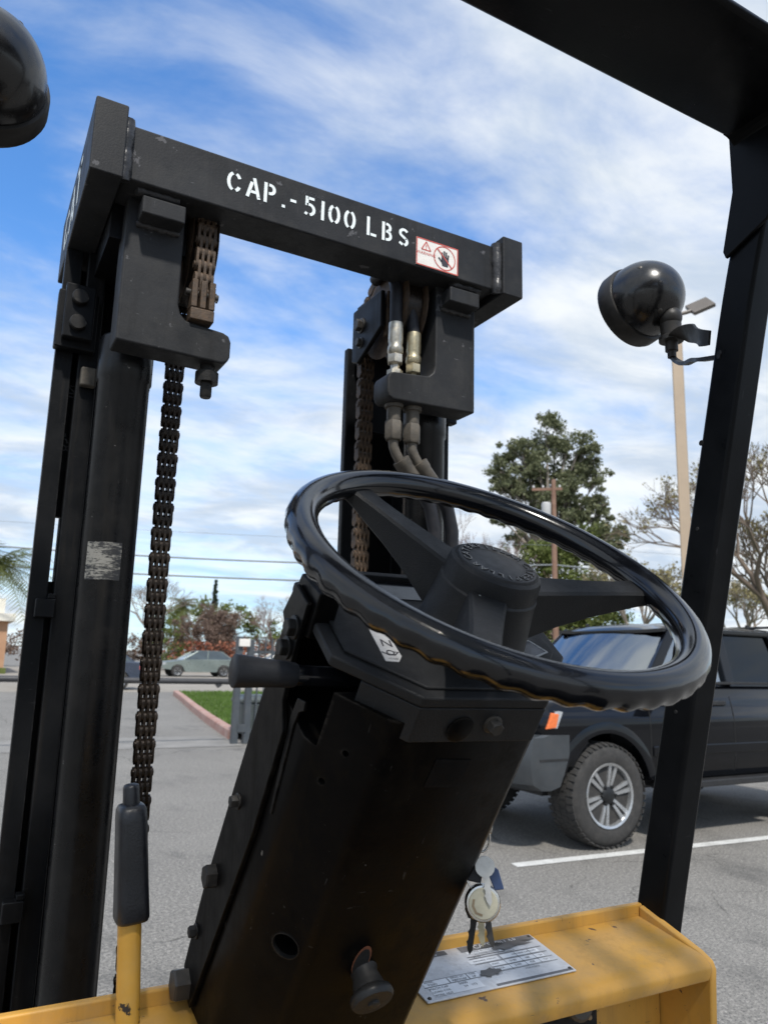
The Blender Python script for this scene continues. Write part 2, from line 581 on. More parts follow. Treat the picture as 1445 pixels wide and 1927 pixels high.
def asphalt():
    t = NT('weathered asphalt')
    a = t.noise(0.55, 6, 0.6)
    c = t.mix(t.ramp(a, 0.3, 0.7), (0.125, 0.119, 0.108), (0.190, 0.182, 0.166))
    g = t.noise(48, 4, 0.8)
    c = t.mix(t.ramp(g, 0.46, 0.70), c, (0.36, 0.34, 0.31))
    c = t.mix(t.ramp(t.noise(90, 2, 0.6), 0.53, 0.66), c, (0.045, 0.045, 0.045))
    st = t.noise(1.7, 7, 0.7, (1, 0.5, 1))
    c = t.mix(t.ramp(st, 0.54, 0.70, 0, 0.55), c, (0.055, 0.054, 0.052))
    warp = t.n.new('ShaderNodeMix')
    warp.data_type = 'RGBA'
    warp.blend_type = 'LINEAR_LIGHT'
    warp.inputs[0].default_value = 0.22
    nn = t.n.new('ShaderNodeTexNoise')
    nn.inputs['Scale'].default_value = 1.6
    nn.inputs['Detail'].default_value = 6
    t.l.new(t.co, nn.inputs['Vector'])
    t.l.new(t.co, warp.inputs[6])
    t.l.new(nn.outputs['Color'], warp.inputs[7])
    v = t.n.new('ShaderNodeTexVoronoi')
    v.feature = 'DISTANCE_TO_EDGE'
    v.inputs['Scale'].default_value = 0.42
    t.l.new(warp.outputs[2], v.inputs['Vector'])
    crack = t.ramp(v.outputs['Distance'], 0.0, 0.005, 1, 0)
    keep = t.ramp(t.noise(0.8, 3), 0.45, 0.54)
    ck = t.math('MULTIPLY', crack, keep)
    v2 = t.n.new('ShaderNodeTexVoronoi')
    v2.feature = 'DISTANCE_TO_EDGE'
    v2.inputs['Scale'].default_value = 1.9
    t.l.new(warp.outputs[2], v2.inputs['Vector'])
    c2 = t.math('MULTIPLY', t.ramp(v2.outputs['Distance'], 0.0, 0.012, 0.8, 0), t.ramp(t.noise(0.45, 2), 0.54, 0.60))
    ck = t.math('MAXIMUM', ck, c2)
    oil = t.ramp(t.noise(1.1, 2, 0.4), 0.66, 0.76, 0, 0.65)
    c = t.mix(oil, c, (0.05, 0.048, 0.045))
    c = t.mix(t.math('MULTIPLY', ck, t.ramp(t.noise(9, 4), 0.35, 0.6, 0.25, 1.0)), c, (0.05, 0.048, 0.042))
    t.bump(t.math('SUBTRACT', g, t.math('MULTIPLY', ck, 1.5)), 0.5, 0.006)
    return t.set(c, 0.85)


def plain(name, a, b, scale, rough=0.85, bump=0.25, bscale=30, spots=None):
    t = NT(name)
    c = t.mix(t.ramp(t.noise(scale, 6, 0.65), 0.3, 0.7), a, b)
    if spots:
        c = t.mix(t.ramp(t.noise(scale * 9, 4, 0.7), 0.6, 0.66), c, spots)
    t.bump(t.noise(bscale, 4, 0.6), bump, 0.01)
    return t.set(c, rough)


M['asphalt'] = asphalt()
M['concrete'] = plain('old concrete', (0.15, 0.146, 0.136), (0.25, 0.24, 0.225), 2.2)
M['street'] = plain('far street concrete', (0.22, 0.20, 0.17), (0.30, 0.275, 0.24), 0.8)
M['line_white'] = plain('road line paint', (0.42, 0.42, 0.40), (0.62, 0.62, 0.60), 9, 0.7, spots=(0.14, 0.137, 0.13))
M['kerb_red'] = plain('faded red kerb paint', (0.30, 0.15, 0.12), (0.40, 0.28, 0.24), 4, spots=(0.45, 0.42, 0.38))
M['soil'] = plain('lawn soil', (0.08, 0.11, 0.03), (0.11, 0.15, 0.04), 2)

g = MB()
NG = 40
for j in range(NG + 1):
    for i in range(NG + 1):
        u, v = (i / NG * 2 - 1), (j / NG * 2 - 1)
        g.v.append((math.copysign(abs(u) ** 3, u) * 900, math.copysign(abs(v) ** 3, v) * 900, 0))
g.f = [(j * (NG + 1) + i, j * (NG + 1) + i + 1, (j + 1) * (NG + 1) + i + 1, (j + 1) * (NG + 1) + i) for j in range(NG) for i in range(NG)]
kind(obj('ground', g, M['asphalt'], smooth=False), 'structure')
kind(obj('parking_line', MB().add([(3.53, 4.47, .004), (9.6, 4.14, .004), (9.6, 4.24, .004), (3.55, 4.57, .004)], [(0, 1, 2, 3)]),
         M['line_white'], smooth=False), 'structure')
kind(obj('street', MB().box(-80, 120, 27.5, 62, -0.02, 0.006), M['street'], smooth=False), 'structure')
kind(obj('concrete_apron', MB().add([(-6, 11.9, .005), (4.0, 11.7, .005), (4.0, 13.2, .005), (-6, 13.4, .005)], [(0, 1, 2, 3)]),
         M['concrete'], smooth=False), 'structure')
# kerb blocks round the lawn
kerb = MB()
kpts = [(4.05, 12.7), (4.55, 15.9), (5.1, 19.1), (5.7, 22.4), (6.25, 25.6)]
for i in range(4):
    (x0, y0), (x1, y1) = kpts[i], kpts[i + 1]
    d = V((x1 - x0, y1 - y0, 0))
    L_ = d.length
    d.normalize()
    nn = V((d.y, -d.x, 0))
    pr = [(0, 0), (0.012, 0.13), (0.035, 0.15), (0.16, 0.15), (0.16, 0)]
    kerb.prism(pr, 0.006, L_ - 0.006, lambda u, w, s, x0=x0, y0=y0, d=d, nn=nn: V((x0, y0, 0)) + nn * u + d * s + V((0, 0, w)))
kind(obj('kerb', kerb, M['kerb_red'], smooth=False), 'structure')
lawn = MB().add([(4.21, 12.7, .10), (30, 11.6, .10), (30, 25.6, .10), (6.41, 25.6, .10), (5.86, 22.4, .10), (5.26, 19.1, .10), (4.71, 15.9, .10)],
                [tuple(range(7))])
kind(obj('lawn', lawn, M['soil'], smooth=False), 'structure')


def leafmat(name, a, b, scale=1.5, rough=0.6):
    t = NT(name)
    n = t.n.new('ShaderNodeNewGeometry')
    rnd = n.outputs['Random Per Island']
    c = t.mix(rnd, a, b)
    c = t.mix(t.ramp(t.noise(scale, 3), 0.35, 0.65, 0, 0.45), c, tint(a, 0.62))
    tr = t.n.new('ShaderNodeBsdfTranslucent')
    t.put(tr.inputs['Color'], c)
    t.set(c, rough, spec=0.25)
    mx = t.n.new('ShaderNodeMixShader')
    mx.inputs[0].default_value = 0.25
    t.l.new(t.b.outputs[0], mx.inputs[1])
    t.l.new(tr.outputs[0], mx.inputs[2])
    t.l.new(mx.outputs[0], t.out.inputs['Surface'])
    return t.m


rnd = random.Random(4)
M['grass'] = leafmat('lawn grass blades', (0.075, 0.14, 0.025), (0.14, 0.22, 0.05), 0.8)
gm = MB()
for k in range(26000):
    y = 12.6 + rnd.random() ** 1.5 * 13
    x0 = 4.05 + (y - 12.7) * 0.1705 + 0.17
    x = x0 + rnd.random() * 5.5
    h = rnd.uniform(0.05, 0.10)
    a = rnd.uniform(0, PI)
    w = 0.012
    dx, dy = math.cos(a) * w, math.sin(a) * w
    gm.add([(x - dx, y - dy, .10), (x + dx, y + dy, .10), (x + rnd.uniform(-.03, .03), y + rnd.uniform(-.03, .03), .10 + h)], [(0, 1, 2)])
o = obj('lawn_grass', gm, M['grass'], smooth=False, normals=False)
kind(o, 'stuff')
o['label'] = 'short green grass growing on the lawn beside the red kerb'
o['category'] = 'grass'
# weeds in the joints of the asphalt
wm = MB()
for (x0, y0, x1, y1, k) in [(1.75, 2.35, 1.95, 2.02, 70), (2.55, 2.05, 3.1, 1.75, 90), (1.35, 2.55, 1.62, 2.45, 60)]:
    for i in range(k):
        s = rnd.random()
        x, y = x0 + (x1 - x0) * s + rnd.gauss(0, .008), y0 + (y1 - y0) * s + rnd.gauss(0, .008)
        a = rnd.uniform(0, PI)
        dx, dy = math.cos(a) * .002, math.sin(a) * .002
        wm.add([(x - dx, y - dy, 0), (x + dx, y + dy, 0), (x + rnd.uniform(-.02, .02), y + rnd.uniform(-.02, .02), rnd.uniform(.008, .022))], [(0, 1, 2)])
o = kind(obj('crack_weeds', wm, M['grass'], smooth=False, normals=False), 'stuff')
o['label'] = 'thin green weeds growing in cracks of the asphalt'
o['category'] = 'weeds'

# ------------------------------------------------------------------ the forklift
XC = 0.4945
FL = thing('forklift', (XC, 0.4, 0), 'black and yellow forklift with steering wheel, tall mast and overhead guard', 'forklift')


def mx(side):
    return (lambda x: x) if side < 0 else (lambda x: 2 * XC - x)


# mast rails
for side in (-1, 1):
    f = mx(side)
    sec = [(.0895, 1.372), (.118, 1.372), (.118, 1.392), (.114, 1.392), (.114, 1.55), (.130, 1.55), (.130, 1.57), (.101, 1.57), (.101, 1.55), (.103, 1.55), (.103, 1.392), (.0895, 1.392)]
    o = obj('outer_rail', MB().prism([(f(a), b) for a, b in sec], 0.10, 2.098, lambda u, v, w: V((u, v, w))), M['rail'], FL, bevel=.003)
    sec = [(.127, 1.368), (.160, 1.368), (.160, 1.388), (.150, 1.388), (.150, 1.512), (.277, 1.512), (.277, 1.532), (.137, 1.532), (.137, 1.388), (.127, 1.388)]
    obj('inner_rail', MB().prism([(f(a), b) for a, b in sec], 0.12, 2.10, lambda u, v, w: V((u, v, w))), M['rail'], FL, bevel=.003)
    if side < 0:
        gs = obj('guide_strip', MB().box(.1145, .1365, 1.43, 1.445, .12, 1.512), M['rail'], FL)
        obj('guide_strip', MB().box(.1145, .1365, 1.43, 1.445, 1.625, 2.09), M['rail'], FL)
        lettering_each('lettering', [('IN', -.02, 0, .026), ('85-', -.115, 0, .026)], M['ink'], gs, lambda u, v, w: V((.1265 + v, 1.4296, 1.875 + u)))
        for z in (1.463, 1.008):
            obj('clamp', MB().box(.100, .130, 1.348, 1.3715, z - .015, z + .015).box(.118, .130, 1.352, 1.3715, z + .015, z + .024), M['rail'], o, bevel=.002)
    # lift cylinder
    cx, cy = f(.196), 1.302
    o = obj('lift_cylinder', MB().lathe([(.042, 0), (.042, 1.70), (.045, 1.705), (.045, 1.775), (.042, 1.78), (.028, 1.785), (.028, 1.80)],
                                        (cx, cy, .14), (0, 0, 1), 40), M['cyl'], FL, smooth=50)
    obj('piston_rod', MB().lathe([(.023, 0), (.023, .12), (.031, .125), (.031, .17), (.026, .18)], (cx, cy, 1.93), (0, 0, 1), 28), M['rail'], o, smooth=50)
    if side < 0:
        p = MB()
        N = 14
        for k in range(N + 1):
            a = R(-146) + (R(-146 + 76) - R(-146)) * k / N
            for z in (1.507, 1.567):
                p.v.append((cx + .0425 * math.cos(a), cy + .0425 * math.sin(a), z))
        p.f = [(2 * k, 2 * k + 2, 2 * k + 3, 2 * k + 1) for k in range(N)]
        obj('scuffed_sticker', p, M['patch'], o, normals=False)
    # roller plate with two bolts at the rail head
    o = obj('roller_plate', MB().box(f(.0935), f(.142), 1.328, 1.346, 1.918, 2.016), M['rail'], FL, bevel=.003)
    obj('backing_plate', MB().box(f(.084), f(.150), 1.3465, 1.371, 1.905, 2.010), M['rail'], o, bevel=.003)
    for z in (1.990, 1.944):
        obj('bolt', MB().lathe([(.0135, 0), (.0135, .009), (.012, .011)], (f(.116), 1.328, z), (0, -1, 0), 16), M['bolt_black'], o)
    obj('guide_block', MB().box(f(.132), f(.158), 1.352, 1.367, 1.845, 1.880), M['dusty'], o, bevel=.004)

    obj('top_plate', MB().box(f(.139), f(.262), 1.2125, 1.50, 2.055, 2.196), M['rail'], FL)
    obj('crosshead', MB().box(f(.1505), f(.262), 1.425, 1.445, 1.88, 2.054), M['rail'], FL)

# top cross beam, end cheeks, welds
o = obj('cross_beam', MB().box(.139, 2 * XC - .139, 1.130, 1.212, 2.113, 2.206), M['beam'], FL, bevel=.0035)
BEAM = o
for side in (-1, 1):
    f = mx(side)
    obj('end_cheek', MB().box(f(.090), f(.138), 1.110, 1.53, 2.100, 2.222), M['beam'], o, bevel=.0025)
    w = MB()
    rr = random.Random(7 + side)
    pts, rad = [], []
    for k in range(16):
        z = 2.106 + k * .0069
        pts.append((f(.1395 + rr.uniform(-.001, .001)), 1.1285 + rr.uniform(-.0012, .0012), z))
        rad.append(.0122 + .0006 * math.sin(k * .7 + side) + rr.uniform(-.0005, .0005))
    w.tube(pts, rad, 12)
    obj('weld_bead', w, M['weld'], o)
    pts = [(f(.165 + k * .004), 1.150 + rr.uniform(-.001, .001), 2.1115 + rr.uniform(-.001, .001)) for k in range(18)]
    obj('weld_bead', MB().tube(pts, [.008 + .0007 * math.sin(k * 1.1) for k in range(18)], 10), M['weld'], o)
# painted stencil lettering
GL = {}


def arc(cx, cy, rx, ry, a0, a1, n=8):
    return [(cx + rx * math.cos(R(a0 + (a1 - a0) * k / n)), cy + ry * math.sin(R(a0 + (a1 - a0) * k / n))) for k in range(n + 1)]


GL['C'] = [arc(.30, .5, .22, .42, 104, 256), arc(.33, .5, .22, .42, 76, 30, 4), arc(.33, .5, .22, .42, 284, 330, 4)]
GL['A'] = [[(.07, 0), (.245, .78)], [(.33, 1.0), (.56, 0)], [(.19, .30), (.42, .30)]]
GL['P'] = [[(.10, 0), (.10, 1)], [(.24, .915)] + arc(.30, .70, .17, .215, 80, -80, 8) + [(.24, .485)]]
GL['.'] = [[(.02, .08), (.16, .08)]]
GL['-'] = [[(.02, .5), (.28, .5)]]
GL['5'] = [[(.16, .92), (.46, .92)], [(.13, 1.0), (.13, .52)], [(.13, .58)] + arc(.24, .34, .22, .26, 85, -80, 8), [(.16, .075), (.05, .13)]]
GL['1'] = [[(.12, 0), (.12, 1)]]
GL['0'] = [arc(.25, .5, .18, .42, 100, 260), arc(.31, .5, .18, .42, 80, -80)]
GL['L'] = [[(.10, 0), (.10, 1)], [(.22, .085), (.50, .085)]]
GL['B'] = [[(.10, 0), (.10, 1)], [(.23, .915)] + arc(.29, .735, .15, .18, 80, -70, 6), [(.24, .53)] + arc(.30, .30, .17, .215, 75, -80, 8) + [(.23, .085)]]
GL['S'] = [arc(.27, .72, .19, .20, 30, 215, 8) + [(.27, .50), (.36, .44)], [(.37, .42)] + arc(.25, .28, .19, .20, 50, -75, 7), [(.22, .085), (.04, .18)]]
st = MB()
hz = .0365
for ch, x, wd in [('C', .301, .52), ('A', .334, .62), ('P', .364, .50), ('.', .397, .2), ('-', .412, .3), ('5', .438, .5), ('1', .4685, .24), ('0', .484, .55),
                  ('0', .5145, .55), ('L', .559, .52), ('B', .590, .50), ('S', .626, .5)]:
    st = MB()
    for s_ in GL[ch]:
        st.stroke(s_, .138, lambda u, v, x=x: V((x + u * hz * 1.13, 1.1292, 2.1465 + v * hz + (x - .3) * -.006)))
    obj('stencil_letter', st, M['white_paint'], BEAM, smooth=False, normals=False)

# stamped characters and lettering on the cheek
lettering('stamped_number', [('W 8248', .452, 2.1865, .014)], M['weld'], BEAM, lambda u, v, w: V((u, 1.1296, v)))
ck = MB()
for ch, y in [('C', 1.46), ('A', 1.375), ('T', 1.29)]:
    gl = GL.get(ch) or [[(.0, .92), (.55, .92)], [(.275, 1.0), (.275, 0)]]
    ck = MB()
    for s_ in gl:
        ck.stroke(s_, .15, lambda u, v, y=y: V((.0893, y - u * .11, 2.122 + v * .075)))
    obj('stencil_letter', ck, M['white_paint'], BEAM, smooth=False, normals=False)

# warning sticker on the beam
sx0, sx1, sz0, sz1 = .664, .757, 2.118, 2.173
o = obj('warning_sticker', MB().box(sx0, sx1, 1.1288, 1.1296, sz0, sz1), M['sticker_white'], FL, smooth=False)
S2 = lambda u, v, w=0: V((sx0 + u, 1.1284 - w, sz0 + v))
rb = MB()
for a, b, c_, d in [(0, .093, 0, .0022), (0, .093, .0528, .055), (0, .0022, .0022, .0528), (.0908, .093, .0022, .0528)]:
    rb.add([S2(a, c_), S2(b, c_), S2(b, d), S2(a, d)], [(0, 1, 2, 3)])
ring = [(.0625 + .0235 * math.cos(2 * PI * k / 40), .0275 + .0235 * math.sin(2 * PI * k / 40)) for k in range(41)]
rb.stroke(ring, .0022, lambda u, v: S2(u, v))
tri = [(.0115, .033), (.0215, .050), (.0315, .033), (.0115, .033)]
for a, b in zip(tri, tri[1:]):
    rb.stroke([a, b], .0022, lambda u, v: S2(u, v))
rb.stroke([(.0215, .0440), (.0215, .0385)], .0020, lambda u, v: S2(u, v)).stroke([(.0215, .0365), (.0215, .0350)], .0020, lambda u, v: S2(u, v))
obj('red_print', rb, M['sticker_red'], o, smooth=False, normals=False)
lettering('lettering', [('WARNING', .0215, .0255, .0086)], M['sticker_red'], o, lambda u, v, w: S2(u, v))
hd = MB()
hd.add([S2(u, v) for u, v in [(.0575, .011), (.0700, .011), (.0715, .020), (.0720, .030), (.0560, .031), (.0545, .021)]], [tuple(range(6))])
for a, b in [((.0575, .030), (.0568, .0385)), ((.0618, .030), (.0618, .0425)), ((.0660, .030), (.0665, .0410)), ((.0700, .029), (.0712, .0365)), ((.0560, .019), (.0490, .0265))]:
    hd.stroke([a, b], .0036, lambda u, v: S2(u, v))
obj('hand_print', hd, M['sticker_black'], o, smooth=False, normals=False)
obj('strike_bar', MB().stroke([(.0460, .0440), (.0790, .0110)], .0024, lambda u, v: S2(u, v, .0004)), M['sticker_red'], o, smooth=False, normals=False)

# hanger brackets under the beam
for side in (-1, 1):
    f = mx(side)
    foot = .340 if side < 0 else .352
    pl = [(.158, 2.116), (.158, 1.870), (foot - .012, 1.866), (foot - .004, 1.870), (foot, 1.880), (foot, 1.906), (foot - .004, 1.916), (foot - .014, 1.920),
          (.264, 1.926), (.254, 1.936), (.250, 1.950), (.250, 2.116)]
    yb = 1.176
    o = obj('hanger_bracket', MB().prism([(f(a), b) for a, b in pl], yb, yb + .058, lambda u, v, w: V((u, w, v))), M['beam'], FL, bevel=.004)
    obj('cap_block', MB().box(f(.174), f(.242), 1.138, 1.178, 2.070, 2.100), M['beam'], o, bevel=.003)
    obj('weld_bead', MB().tube([(f(.172 + k * .005), 1.1755, 2.069 + .001 * math.sin(k * 2.1)) for k in range(15)], [.006 + .001 * math.sin(k * 1.7) for k in range(15)], 10), M['weld'], o)

# ---- chains


def plate_mb(x0, x1, p, r):
    poly = [(r * math.cos(a), p / 2 + r * math.sin(a)) for a in [PI * k / 8 for k in range(9)]]
    poly = poly + [(.62 * r, 0)][:0] + [(-u, -v) for u, v in poly]
    return poly


PITCH = .0226


def link_mesh(name, xs, t, mat, r=.0098):
    mb = MB()
    poly = plate_mb(0, 0, PITCH, r)
    poly = poly[:9] + [(-.0086, .0)] + poly[9:] + [(.0086, .0)]
    for x in xs:
        mb.prism(poly, x - t / 2, x + t / 2, lambda u, v, w: V((w, u, v)))
    wd = max(xs) + t
    mb.lathe([(.0062, -wd), (.0062, wd)], (0, 0, PITCH / 2), (1, 0, 0), 10)
    me = bpy.data.meshes.new(name)
    me.from_pydata(mb.v, [], mb.f)
    fix_normals(me)
    me.materials.append(mat)
    me.polygons.foreach_set('use_smooth', [True] * len(me.polygons))
    me.set_sharp_from_angle(angle=R(38))
    return me


def chain(parent, path, mat, tag_):
    """links along a polyline in a plane of constant x; returns nothing"""
    la = link_mesh('outer_link_' + tag_, (-.0135, -.0046, .0046, .0135), .0042, mat)
    lb = link_mesh('inner_link_' + tag_, (-.0091, 0, .0091), .0044, mat, .0094)
    pts = [V(p) for p in path]
    d = 0.0
    i = 0
    seg = 0
    pos = pts[0].copy()
    k = 0
    while True:
        # walk one pitch
        need = PITCH
        cur = pos.copy()
        while seg < len(pts) - 1 and (pts[seg + 1] - cur).length < need:
            need -= (pts[seg + 1] - cur).length
            cur = pts[seg + 1]
            seg += 1
        if seg >= len(pts) - 1:
            break
        nxt = cur + (pts[seg + 1] - cur).normalized() * need
        z = (nxt - pos).normalized()
        x = V((1, 0, 0))
        y = z.cross(x).normalized()
        x = y.cross(z)
        c = (pos + nxt) / 2
        m4 = Matrix(((x.x, y.x, z.x, c.x), (x.y, y.y, z.y, c.y), (x.z, y.z, z.z, c.z), (0, 0, 0, 1)))
        inst('link', la if k % 2 == 0 else lb, parent, m4)
        pos = nxt
        k += 1


for side in (-1, 1):
    f = mx(side)
    xr, xf = f(.287), f(.293 if side < 0 else .3015)
    cy, cz, rr = 1.275, 2.085, .094
    # chain roller and its cheek plates
    o = obj('chain_sheave', MB().lathe([(.074, -.017), (.083, -.016), (.083, .016), (.074, .017)], (f(.287), cy, cz), (1, 0, 0), 36), M['chain'], FL, smooth=50)
    for s2 in (-1, 1):
        obj('flange', MB().lathe([(.092, s2 * .0185), (.097, s2 * .0215), (.088, s2 * .0245), (.03, s2 * .0245)], (f(.287), cy, cz), (1, 0, 0), 36), M['chain_rust'], o, smooth=50)
    arcp = [(xf + (xr - xf) * k / 14, cy + rr * math.cos(PI * k / 14), cz + rr * math.sin(PI * k / 14)) for k in range(15)]
    lo = .86
    if side < 0:
        path = [(xf, cy + rr, lo)] + arcp[:8]
        rear = arcp[7:] + [(xr, cy - rr, 1.97)]
    else:
        path = [(xf, cy + rr, lo + .4)] + arcp[:9]
    anchor = obj('lift_chain', MB().box(xf - .016, xf + .016, cy + rr - .012, cy + rr + .012, lo - .03 + (0 if side < 0 else .4), lo + .01 + (0 if side < 0 else .4)),
                 M['chain'], FL, bevel=.002)
    chain(anchor, path, M['chain'] if side < 0 else M['chain_rust'], 'left' if side < 0 else 'right')
    if side < 0:
        chain(anchor, rear, M['chain_rust'], 'rear')
        y0 = cy - rr
        a = obj('chain_anchor', MB().box(xr - .0195, xr - .0095, y0 - .014, y0 + .013, 1.949, 1.998).box(xr - .0050, xr + .0050, y0 - .014, y0 + .013, 1.949, 1.998).box(xr + .0095, xr + .0195, y0 - .014, y0 + .013, 1.949, 1.998)
                .box(xr - .0195, xr + .0195, y0 - .014, y0 + .013, 1.928, 1.9485), M['chain_rust'], FL, bevel=.002)
        obj('pin', MB().lathe([(.006, -.027), (.006, .027)], (xr, y0, 1.978), (1, 0, 0), 12).lathe([(.0018, -.010), (.0018, .010)], (xr + .024, y0, 1.978), (0, .4, 1), 6), M['bolt'], a)
        obj('anchor_bolt', MB().lathe([(.012, 0), (.012, .012), (.019, .012), (.019, .030), (.0095, .030), (.0095, .052), (.008, .055)], (xr + .024, 1.205, 1.867), (0, 0, -1), 24), M['bolt_black'], a)

# right-hand sheave bracket with bolts
o = obj('sheave_bracket', MB().prism([(1.240, 2.112), (1.366, 2.112), (1.366, 2.000), (1.34, 1.99), (1.240, 2.035)], .652, .662, lambda u, v, w: V((w, u, v))), M['rail'], FL, bevel=.003)
obj('bolt', MB().hexbolt((.652, 1.325, 2.067), (-1, 0, 0), .0125, .013), M['bolt'], o)
obj('bolt', MB().hexbolt((.652, 1.325, 2.030), (-1, 0, 0), .009, .010), M['bolt'], o)
obj('rust_spacer', MB().box(.665, .700, 1.238, 1.255, 2.02, 2.113), M['chain_rust'], o, bevel=.003)

# hydraulic hoses through the right-hand bracket
for (x, xt, dz, fit, ex) in [(.668, .668, 0, 'zinc', 0), (.708, .694, -.012, 'brass', .002)]:
    y = 1.207
    h = obj('hydraulic_hose', MB().tube([(xt, 1.30, 2.16), (xt, 1.26, 2.165), (xt, 1.222, 2.14), (xt, 1.208, 2.10), (x, y, 2.03 + dz), (x, y, 2.00 + dz)], .0125, 16), M['hose'], FL, smooth=60)
    z = 2.03 + dz
    obj('fitting', MB().lathe([(.0138, 0), (.0142, -.004), (.0142, -.038), (.0128, -.044), (.0152, -.050), (.0152, -.060), (.012, -.064)], (x, y, z), (0, 0, 1), 24), M[fit], h, smooth=50)
    obj('swivel_nut', MB().lathe([(.0138, -.064), (.0155, -.066), (.0155, -.081), (.0135, -.083)], (x, y, z), (0, 0, 1), 6, ph=.5), M[fit], h)
    obj('adapter', MB().lathe([(.0085, -.083), (.0085, -.094), (.0155, -.096), (.0155, -.116 - dz * .2), (.012, -.118)], (x, y, z), (0, 0, 1), 6, ph=.2), M[fit], h)
    obj('bulkhead_fitting', MB().lathe([(.018, 1.868), (.018, 1.860), (.0135, 1.859), (.0135, 1.838), (.0125, 1.832)], (x, y, 0), (0, 0, 1), 20), M['dusty'], h)
    obj('elbow_nut', MB().lathe([(.0155, 1.834), (.0172, 1.832), (.0172, 1.800), (.0150, 1.797)], (x, y, 0), (0, 0, 1), 6, ph=.4), M['dusty'], h)
    obj('elbow_tube', MB().tube([(x, y, 1.80), (x + .001, y, 1.785), (x + .007, y, 1.772), (x + .017, y, 1.758), (x + .026, y, 1.748)], .0095, 14), M['dusty'], h, smooth=60)
    obj('crimp_sleeve', MB().tube([(x + .017, y, 1.762), (x + .026, y, 1.751), (x + .029, y, 1.748), (x + .062, y, 1.712), (x + .066, y, 1.708)], [.0165, .0165, .0148, .0148, .012], 12), M['dusty'], h, smooth=40)
    obj('lower_hose', MB().tube([(x + .060, y, 1.715), (x + .085, y + .004, 1.682), (x + .100, y + .01, 1.64), (x + .104, y + .016, 1.58), (x + .098, y + .02, 1.50), (x + .09, y + .02, 1.35), (x + .07, y + .03, 1.1)], .0128, 16), M['hose'], h, smooth=60)

# ---- overhead guard


def bent(path, x0, x1, d):
    """flat bar of width x0..x1 and depth d swept along (y, z) points; the path is its forward edge"""
    ring = []
    for i, (y, z) in enumerate(path):
        a = V((path[max(i - 1, 0)][0], path[max(i - 1, 0)][1]))
        b = V((path[min(i + 1, len(path) - 1)][0], path[min(i + 1, len(path) - 1)][1]))
        t = (b - a).normalized()
        n = V((-t.y, t.x))            # towards the driver / below the roof
        p = V((y, z))
        q = p + n * d
        ring.append([V((x0, p.x, p.y)), V((x1, p.x, p.y)), V((x1, q.x, q.y)), V((x0, q.x, q.y))])
    return MB().rings(ring)


def crv(pts, n=6):
    """round a (y, z) polyline"""
    out = [pts[0]]
    for i in range(1, len(pts) - 1):
        a, b, c = V(pts[i - 1]), V(pts[i]), V(pts[i + 1])
        r = min(.09, (a - b).length * .45, (c - b).length * .45)
        p, q = b + (a - b).normalized() * r, b + (c - b).normalized() * r
        for k in range(n + 1):
            t = k / n
            out.append(tuple(p * (1 - t) ** 2 + b * 2 * t * (1 - t) + q * t * t))
    return out + [pts[-1]]


GXR, GXL = .950, -.052
ppath = crv([(.945, .90), (.917, 1.04), (.700, 1.975), (.640, 2.17), (.45, 2.245), (-.95, 2.245)])
for x0, x1, nm in ((GXR, GXR + .047, 'right'), (GXL - .047, GXL, 'left')):
    o = obj('guard_pillar', bent(ppath, x0, x1, .052), M['guard'], FL, bevel=.006)
    xi = x0 if nm == 'right' else x1
    s = -1 if nm == 'right' else 1
    holes = [(.775, 1.73, .0045), (.735, 1.86, .0045), (.845, 1.33, .003), (.79, 1.60, .003)]
    for (y, z, r_) in holes:
        obj('bolt_hole', MB().lathe([(r_, 0), (r_ * .85, .0007)], (xi, y - .02, z), (s, 0, 0), 14), M['pitch'], o)
    obj('gusset', MB().prism([(.672, 2.19), (.672, 2.10), (.694, 2.012), (.690, 2.0), (.62, 2.03), (.50, 2.19)], xi + s * .0005, xi + s * .007,
                             lambda u, v, w: V((w, u, v))), M['guard'], o, bevel=.002)
    obj('rear_leg', MB().box(x0, x1, -1.00, -.93, .60, 2.24), M['guard'], o, bevel=.006)
gb = MB().prism([(.508, 2.182), (.660, 2.182), (.668, 2.188), (.670, 2.20), (.655, 2.212), (.516, 2.200), (.507, 2.196), (.504, 2.188)], GXL, GXR - .0005, lambda u, v, w: V((w, u, v)))
o = obj('guard_front_beam', gb, M['guard'], FL, bevel=.003)
fil = MB()
for xi, s in ((GXR, -1), (GXL, 1)):
    pr = [(xi, 2.183), (xi + s * .03, 2.183)] + [(xi + s * (.03 - .03 * math.sin(a)), 2.153 + .03 * math.cos(a)) for a in [PI / 2 * k / 6 for k in range(1, 6)]] + [(xi, 2.153)]
    obj('corner_fillet', MB().prism(pr, .53, .664, lambda u, v, w: V((u, w, v))), M['guard'], o, smooth=False)
for x in (.01, .12, .23, .34, .45, .56, .67, .88):
    obj('guard_bar', MB().box(x - .034, x + .034, -.95, .5035, 2.205, 2.238), M['guard'], FL, bevel=.004)
obj('guard_rear_beam', MB().box(GXL, GXR, -1.0, -.951, 2.19, 2.243), M['guard'], FL, bevel=.004)

def smooth3(pts, n=5):
    p = [V(q) for q in pts]
    out = []
    for i in range(len(p) - 1):
        a, b, c, d = p[max(i - 1, 0)], p[i], p[i + 1], p[min(i + 2, len(p) - 1)]
        for k in range(n):
            t = k / n
            out.append(.5 * ((2 * b) + (c - a) * t + (2 * a - 5 * b + 4 * c - d) * t * t + (3 * b - a - 3 * c + d) * t ** 3))
    return out + [p[-1]]


